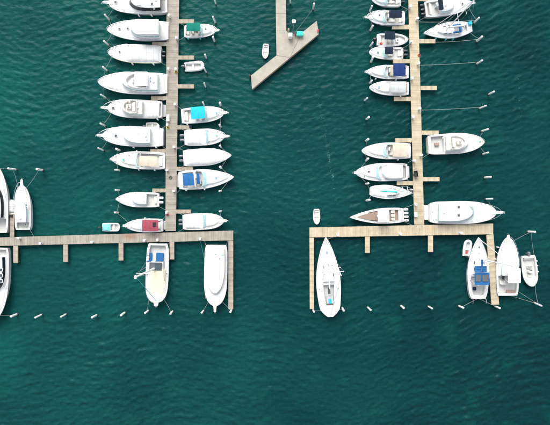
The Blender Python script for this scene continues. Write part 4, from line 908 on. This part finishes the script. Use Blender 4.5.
for k, lst in {'L1': [(107, 17)], 'L2': [(107, 17), (106, 42.5)], 'L3': [(106, 42.5), (104.8, 68.6)], 'L4': [(104.8, 68.6), (103.5, 96)], 'L5': [(103.5, 96), (102.7, 124.6)], 'L6': [(102.7, 124.6), (101, 149.6)],
               'L7': [(118, 149.6), (117.6, 169.7)], 'L8': [(117.6, 190), (116.4, 212.6)], 'L9': [(116.4, 212.6)], 'E1': [(214.7, 20), (213.7, 39)], 'E3': [(219.9, 104), (220.2, 126)], 'E4': [(220.2, 126), (220.2, 146.3)], 'E5': [(220.2, 146.3), (220.7, 167.7)], 'E6': [(220.7, 167.7), (220.7, 190.7)], 'E7': [(220.7, 211)],
               'B1': [(146.5, 312), (171, 312.5)], 'B2': [(202.5, 312), (231, 311)], 'W1': [(12.4, 169)], 'W2': [(12.4, 169), (39, 169.4)], 'W3': [(13, 315.7)],
               'R2': [(371, 8.5), (371.5, 28)], 'R4': [(371.2, 44.3), (372.2, 60.2)], 'R5': [(371, 81.3)], 'R6': [(371, 81.3)], 'R7': [(367.2, 140), (367.2, 160)], 'R8': [(367.2, 160), (367.2, 183.5)], 'Q1': [(477, 20)], 'Q3': [(484.6, 130), (485.5, 153.3)], 'Q4': [(489, 199)], 'S3': [(531.6, 231.8)]}.items():
    b = BOATS[k]
    for (px, py) in lst:
        _, ly = b.loc(px, py, 1.5); tie(k, .92, 1 if ly > 0 else -1, px, py)
tie('R9', .05, -1, 367.2, 183.5); tie('R9', .05, 1, 367.5, 200.5) if False else tie('R9', .05, -1, 367.5, 200.5)
tie('S2', .06, -1, 461.6, 307.4); tie('S2', .06, 1, 498.2, 307.5); tie('S3', .06, 1, 538.2, 304); tie('S4', .9, 1, 538.2, 304); tie('S4', .06, 1, 531.6, 231.8); tie('S1', .06, -1, 313.4, 310.8); tie('S1', .06, 1, 343.2, 309); tie('Q2', .06, 1, 479.6, 39)
tie('S3', .3, 1, 538.2, 304)
b = BOATS['B1']
def dockrope(key, t, sg, px, py, txt, m='rope'):
    b = BOATS[key]; a = b.world(b.x(t), sg * max(.08, b.hw(t) - .2), b.z(t) + .08); rope(a, P(px, py, DECK + .05), 'thin %s %s line from the %s to %s' % (side_of(b, px, py), 'bow' if t > .5 else 'stern', NICK[key], txt), .08, m=m)
# stern lines to the walkways
for k, dx, side in (('L1', 168.9, 0), ('L3', 168.4, 0), ('L5', 168, 0), ('L6', 167.6, 0), ('L7', 167.4, 0), ('L8', 166.8, 0), ('L9', 166.4, 0), ('E1', 178.2, 1), ('E3', 176.9, 1), ('E4', 176.7, 1), ('E5', 176.4, 1), ('E6', 176.2, 1), ('E7', 175.6, 1),
                    ('R1', 409, 0), ('R2', 409.6, 0), ('R4', 410.4, 0), ('R7', 412.9, 0), ('R8', 413.4, 0), ('Q3', 421.2, 1), ('Q1', 417.6, 1), ('R10', 414.3, 0)):
    b = BOATS[k]; y0 = CY - b.world(-b.L / 2, 0, 0).y / (S * (HCAM - 1) / HCAM)
    for sg in (1, -1):
        # image side of this corner
        yy = CY - b.world(-b.L / 2, sg * b.B / 2, 0).y / (S * (HCAM - 1) / HCAM)
        dockrope(k, .04, sg, dx, yy + (3 if yy > y0 else -3), 'the walkway')
dockrope('B1', .04, 1, 171.2, 240.6, 'the left cross pier'); dockrope('B1', .04, -1, 146.5, 241.2, 'the left cross pier'); dockrope('B2', .3, -1, 200, 239.6, 'a pedestal', 'rope_cyan'); dockrope('B2', .04, -1, 204, 239.6, 'the left cross pier'); dockrope('B2', .04, 1, 228, 239, 'the left cross pier')
dockrope('S1', .96, 1, 336, 235.8, 'the right cross pier'); dockrope('W2', .04, -1, 34, 237.6, 'the left cross pier'); dockrope('R9', .95, 1, 414.6, 188, 'the right walkway'); dockrope('R9', .95, -1, 415, 198, 'the right walkway'); dockrope('S3', .55, -1, 496.6, 268, 'the right end finger') if False else None
for (a, pp, txt) in (((420, 65.2), (479.7, 61.8), 'long pale line from the right walkway to the third pile at right'), ((421, 110.2), (482.2, 107), 'long pale line from the right walkway to the fifth pile at right'), ((435, 42.2), (479.6, 39), 'long pale line from a tan finger to the pile beyond the blue-edged sailing yacht'), ((418.6, 22), (477, 20), 'long thin line passing between the sportfishing boat and the sailing yacht')):
    pl = pile_near(*pp)[2].location; rope(P(*a, DECK + .05), (pl.x - .2, pl.y, 1.4), txt, .35, .02)
rope(P(294.5, 33, 1.05), (pile_near(313.6, 6.2)[2].location.x, pile_near(313.6, 6.2)[2].location.y - .2, 1.3), 'dark line from the concrete pier to the lone pile beside its lamp', .3, .03, 'rub_rail')
b = BOATS['B1']; mx_, my_ = b.loc(154.2, 268.5, 1.8); zt = 1.82
ms = b.add('mast', MB().tube([(mx_, my_, zt - .3), (mx_, my_, 13.5)], [.20, .15], 10), 'lamp_white')
b.add('spreader', MB().tube([(mx_, my_ - 1.3, 9), (mx_, my_, 9), (mx_, my_ + 1.3, 9)], .05, 6), 'lamp_white', ms); b.add('masthead_fitting', MB().box(mx_ - .3, mx_ + .3, my_ - .2, my_ + .2, 13.5, 13.75, .05), 'lamp_white', ms)
b.add('forestay', MB().tube([(b.L / 2 - .4, 0, b.z(1)), (mx_, my_, 13.4)], .05, 6), 'rope_cyan', ms)
for sg in (1, -1): b.add('shroud', MB().tube([(mx_ - .3, sg * (b.hw(.5) - .15), b.z(.5)), (mx_, my_ + sg * 1.3, 9), (mx_, my_, 13.4)], .018, 4), 'steel', ms)
b.add('backstay', MB().tube([(-b.L / 2 + .2, 0, b.z(0)), (mx_, my_, 13.4)], .016, 4), 'steel', ms)

fcount = 0
for b, t, sg, m_ in FENDERS:
    p = b.world(b.x(t), sg * (b.hw(t) + .15), 0); n_ = 10
    prof = [(.03, .98), (.09, .95), (.14, .86), (.145, .6), (.14, .32), (.09, .24), (.03, .2)]
    mb = MB().loft([[(r_ * math.cos(2 * math.pi * k / n_), r_ * math.sin(2 * math.pi * k / n_), z_ * b.fb) for k in range(n_)] for r_, z_ in prof[::-1]])
    mb.tube([(0, 0, b.fb * .95), (0, -.0, b.fb * 1.0), ((-math.sin(b.ang) * -sg) * .22, (math.cos(b.ang) * -sg) * .22, b.z(t) + .06)], .015, 4)
    o = mb.build('boat_fender', m_); o.location = (p.x, p.y, 0)
    tag(o, '%s fender hanging on the %s, %s from its stern' % ('white' if m_ == 'fender_white' else 'cyan', NICK[key_of(b)], ORD[sorted((q_[1], q_[2]) for q_ in FENDERS if q_[0] is b).index((t, sg))]), 'fender', 'boat fenders')

# ---------------------------------------------------------------- things on the docks
def make_pedestal():
    r = empty('power_pedestal')
    bo = MB().stack([(rrect(-.2, .2, -.17, .17, .04, 2), 0), (rrect(-.19, .19, -.16, .16, .04, 2), .85)]).build('post_body', 'lamp_white', r)
    MB().stack([(rrect(-.23, .23, -.2, .2, .06, 2), .852), (rrect(-.23, .23, -.2, .2, .06, 2), .93), (rrect(-.12, .12, -.1, .1, .05, 2), 1.02)]).build('cap', 'lamp_white', r)
    MB().box(-.1, .1, -.19, -.165, .45, .7, .006).build('socket_cover', 'black_plastic', bo)
    return r
pp = make_pedestal(); pused = False
def pedestal(px, py, label):
    global pused
    o = copy_tree(pp) if pused else pp; pused = True
    p = P(px, py, 1.6); o.location = (p.x, p.y, DECK + .006); o.rotation_euler = (0, 0, random.choice((0, math.pi / 2)) + random.uniform(-.06, .06)); tag(o, label, 'power pedestal', 'white power pedestals on the docks')
for side, pts in (('left walkway, west edge', [(169.2, 15.7), (168.6, 69), (167.4, 125), (167.0, 170), (166.6, 212.6)]), ('left walkway, east edge', [(176.6, 38.2), (175.8, 69.3), (175.2, 104.5), (174.2, 147), (173.8, 191)]),
                  ('right walkway, west edge', [(410.4, 6.6), (411.3, 42), (412.2, 78.3), (413.2, 117.2), (414.4, 160.8), (416, 204.6)]), ('right walkway, east edge', [(417.4, 18.6), (418.6, 63.4), (419.6, 108.8), (421.4, 155.2)])):
    for i, (x_, y_) in enumerate(pts): pedestal(x_, y_, 'white power pedestal on the %s, %s from the top' % (side, ORD[i]))
for side, pts in (('left cross pier', [(18.5, 238.2), (40.6, 243.2), (92, 242), (144.6, 240.4), (157.6, 239.8), (200, 238.8)]), ('right cross pier', [(337.6, 235.0), (400.5, 233.8), (461, 232.8)])):
    for i, (x_, y_) in enumerate(pts): pedestal(x_, y_, 'white power pedestal on the %s, %s from the left' % (side, ORD[i]))
def dock_box(px, py, l_, w_, h, m, label, rz=0, z=DECK + .006, name='dock_box', cat='dock box'):
    p = P(px, py, z + h); r = empty(name, (p.x, p.y, z), rz); tag(r, label, cat)
    MB().box(-l_ / 2, l_ / 2, -w_ / 2, w_ / 2, 0, h * .78, .03).build('box_body', m, r)
    ld = MB().stack([(rrect(-l_ / 2 - .03, l_ / 2 + .03, -w_ / 2 - .03, w_ / 2 + .03, .05), h * .785), (rrect(-l_ / 2 - .03, l_ / 2 + .03, -w_ / 2 - .03, w_ / 2 + .03, .05), h * .9), (rrect(-l_ / 2 + .1, l_ / 2 - .1, -w_ / 2 + .1, w_ / 2 - .1, .05), h)]).build('lid', m, r)
    MB().box(-.08, .08, -w_ / 2 - .06, -w_ / 2 - .032, h * .72, h * .84, .008).build('latch', 'steel', ld)
    return r
dock_box(167.8, 117.8, 1.2, .5, .6, 'gelcoat', 'white dock box at the edge of the left walkway beside the long-pulpit yacht', math.pi / 2)
dock_box(190.3, 126.6, .45, .5, .5, 'navy_canvas', 'dark blue box at the end of the finger below the cyan-topped cruiser', .1)
dock_box(416.2, 214.6, .9, .55, .6, 'gelcoat', 'white dock box on the right walkway beside the four-outboard sport boat', math.pi / 2)
dock_box(290.4, 34.6, .75, .75, 1.3, 'lamp_white', 'white utility cabinet at the foot of the concrete pier lamp', 0, 1.0, 'utility_cabinet', 'cabinet')
dock_box(300, 33.4, 1.2, .8, .7, 'aqua_canvas', 'turquoise storage box on the head of the concrete pier', .0, 1.0)
dock_box(295.4, 33.6, .3, .3, .6, 'black_plastic', 'small black bin between the white cabinet and turquoise box', 0, 1.0, 'litter_bin', 'bin')
dock_box(318.0, 30.6, .25, .45, .35, 'red', 'small red box at the tip of the concrete pier head', .1, 1.0)
# lamp post on the concrete pier
p = P(292.6, 34.4, 1.0); lp = empty('lamp_post', (p.x, p.y, 1.0)); tag(lp, 'grey lamp post with white head on the concrete pier', 'lamp post')
MB().stack([(rrect(-.2, .2, -.2, .2, .05), 0), (rrect(-.2, .2, -.2, .2, .05), .06), (rrect(-.12, .12, -.12, .12, .05), .12)]).build('base_plate', 'engine_grey', lp)
MB().tube([(0, 0, .1), (0, 0, 5.9)], [.085, .06], 8).build('pole', 'engine_grey', lp)
hd = MB().stack([(rrect(-.12, .12, -.12, .12, .1), 5.85), (rrect(-.36, .36, -.3, .3, .16), 5.95), (rrect(-.36, .36, -.3, .3, .16), 6.08), (rrect(-.15, .15, -.12, .12, .1), 6.2)]).build('lamp_head', 'lamp_white', lp)
MB().slab(rrect(-.22, .22, -.2, .2, .1), 5.80, 5.848, .01).build('diffuser', 'tube_grey', hd)
# cart, hose coils
p = P(415.4, 174, 1.3); ct = empty('dock_cart', (p.x, p.y, DECK + .006), .15); tag(ct, 'small black two-wheeled dock cart on the right walkway', 'cart')
MB().stack([(rrect(-.3, .3, -.5, .5, .08), .32), (rrect(-.38, .38, -.6, .6, .08), .72), (rrect(-.34, .34, -.56, .56, .08), .72), (rrect(-.27, .27, -.46, .46, .08), .38)]).build('tub', 'black_plastic', ct)
for sg in (1, -1):
    wl_ = MB().tube([(sg * .42, 0, .25), (sg * .5, 0, .25)], .25, 14).build('wheel', 'rubber', ct); MB().tube([(sg * .5, 0, .25), (sg * .515, 0, .25)], .12, 10).build('rim', 'steel', wl_)
MB().tube([(-.3, .58, .65), (-.3, 1.0, .85), (.3, 1.0, .85), (.3, .58, .65)], .025, 6).build('handle', 'steel', ct)
MB().tube([(0, -.45, 0), (0, -.45, .33)], .03, 6).build('stand_leg', 'steel', ct)
def coil(px, py, m, label, rad=.32, z=DECK + .006):
    p = P(px, py, z); pts = []
    for i in range(70):
        a = i * .42; rr_ = rad * (1 - .35 * (i / 70)) ; pts.append((rr_ * math.cos(a), rr_ * math.sin(a), .03 + .05 * (i // 15) * .8))
    o = MB().tube(pts, .028, 5).build('hose_coil', m); o.location = (p.x, p.y, z); tag(o, label, 'hose')
coil(170.6, 177.6, 'rub_rail', 'dark coiled hose on the left walkway, level with the blue-topped sport cruiser', .34)
coil(176, 72, 'yellow', 'yellow coiled shore cable on the left walkway by the grey-white inflatable')
coil(168, 127.6, 'yellow', 'yellow coiled shore cable on the left walkway, by the tender', .28)
coil(167.6, 214.6, 'red', 'red coiled hose on the left walkway, near the red-topped cruiser', .28)
coil(419.2, 55.4, 'red', 'red coiled hose on the right walkway by the blue-edged sailing yacht', .28)

# ---------------------------------------------------------------- drifting foam streaks on the water
mb = MB()
def foam_path(pts, n_, spread, smin=.02, smax=.075):
    for _ in range(n_):
        u = random.random() * (len(pts) - 1); i = int(u); a, b_ = pts[i], pts[i + 1]; f = u - i
        px = lerp(a[0], b_[0], f) + random.gauss(0, spread); py = lerp(a[1], b_[1], f) + random.gauss(0, spread)
        p = P(px, py, 0); r_ = random.uniform(smin, smax) * (1 + (random.random() < .1)); k = 6; h = float(wave(p.x, p.y)) + .012
        pt = [(p.x + r_ * random.uniform(.5, 1.3) * math.cos(a_) * 1.4, p.y + r_ * random.uniform(.5, 1.3) * math.sin(a_), h) for a_ in [2 * math.pi * j / k for j in range(k)]]
        mb.add(pt + [(p.x, p.y, h + .02)], [(j, (j + 1) % k, k) for j in range(k)])
foam_path([(316, 92), (325, 130), (328, 155), (333, 178), (337, 204)], 150, .9, .012, .036)
foam_path([(328, 150), (331, 168), (333, 178)], 40, .8, .015, .045)
foam_path([(518, 72), (520, 98), (519, 122)], 45, .8, .012, .036)
foam_path([(108, 194), (112, 208), (118, 222)], 30, 1.4, .012, .036)
fo = mb.build('foam_streaks', 'foam', smooth=0); fo['kind'] = 'stuff'; fo['label'] = 'thin trails of foam bubbles on the water'; fo['category'] = 'foam'
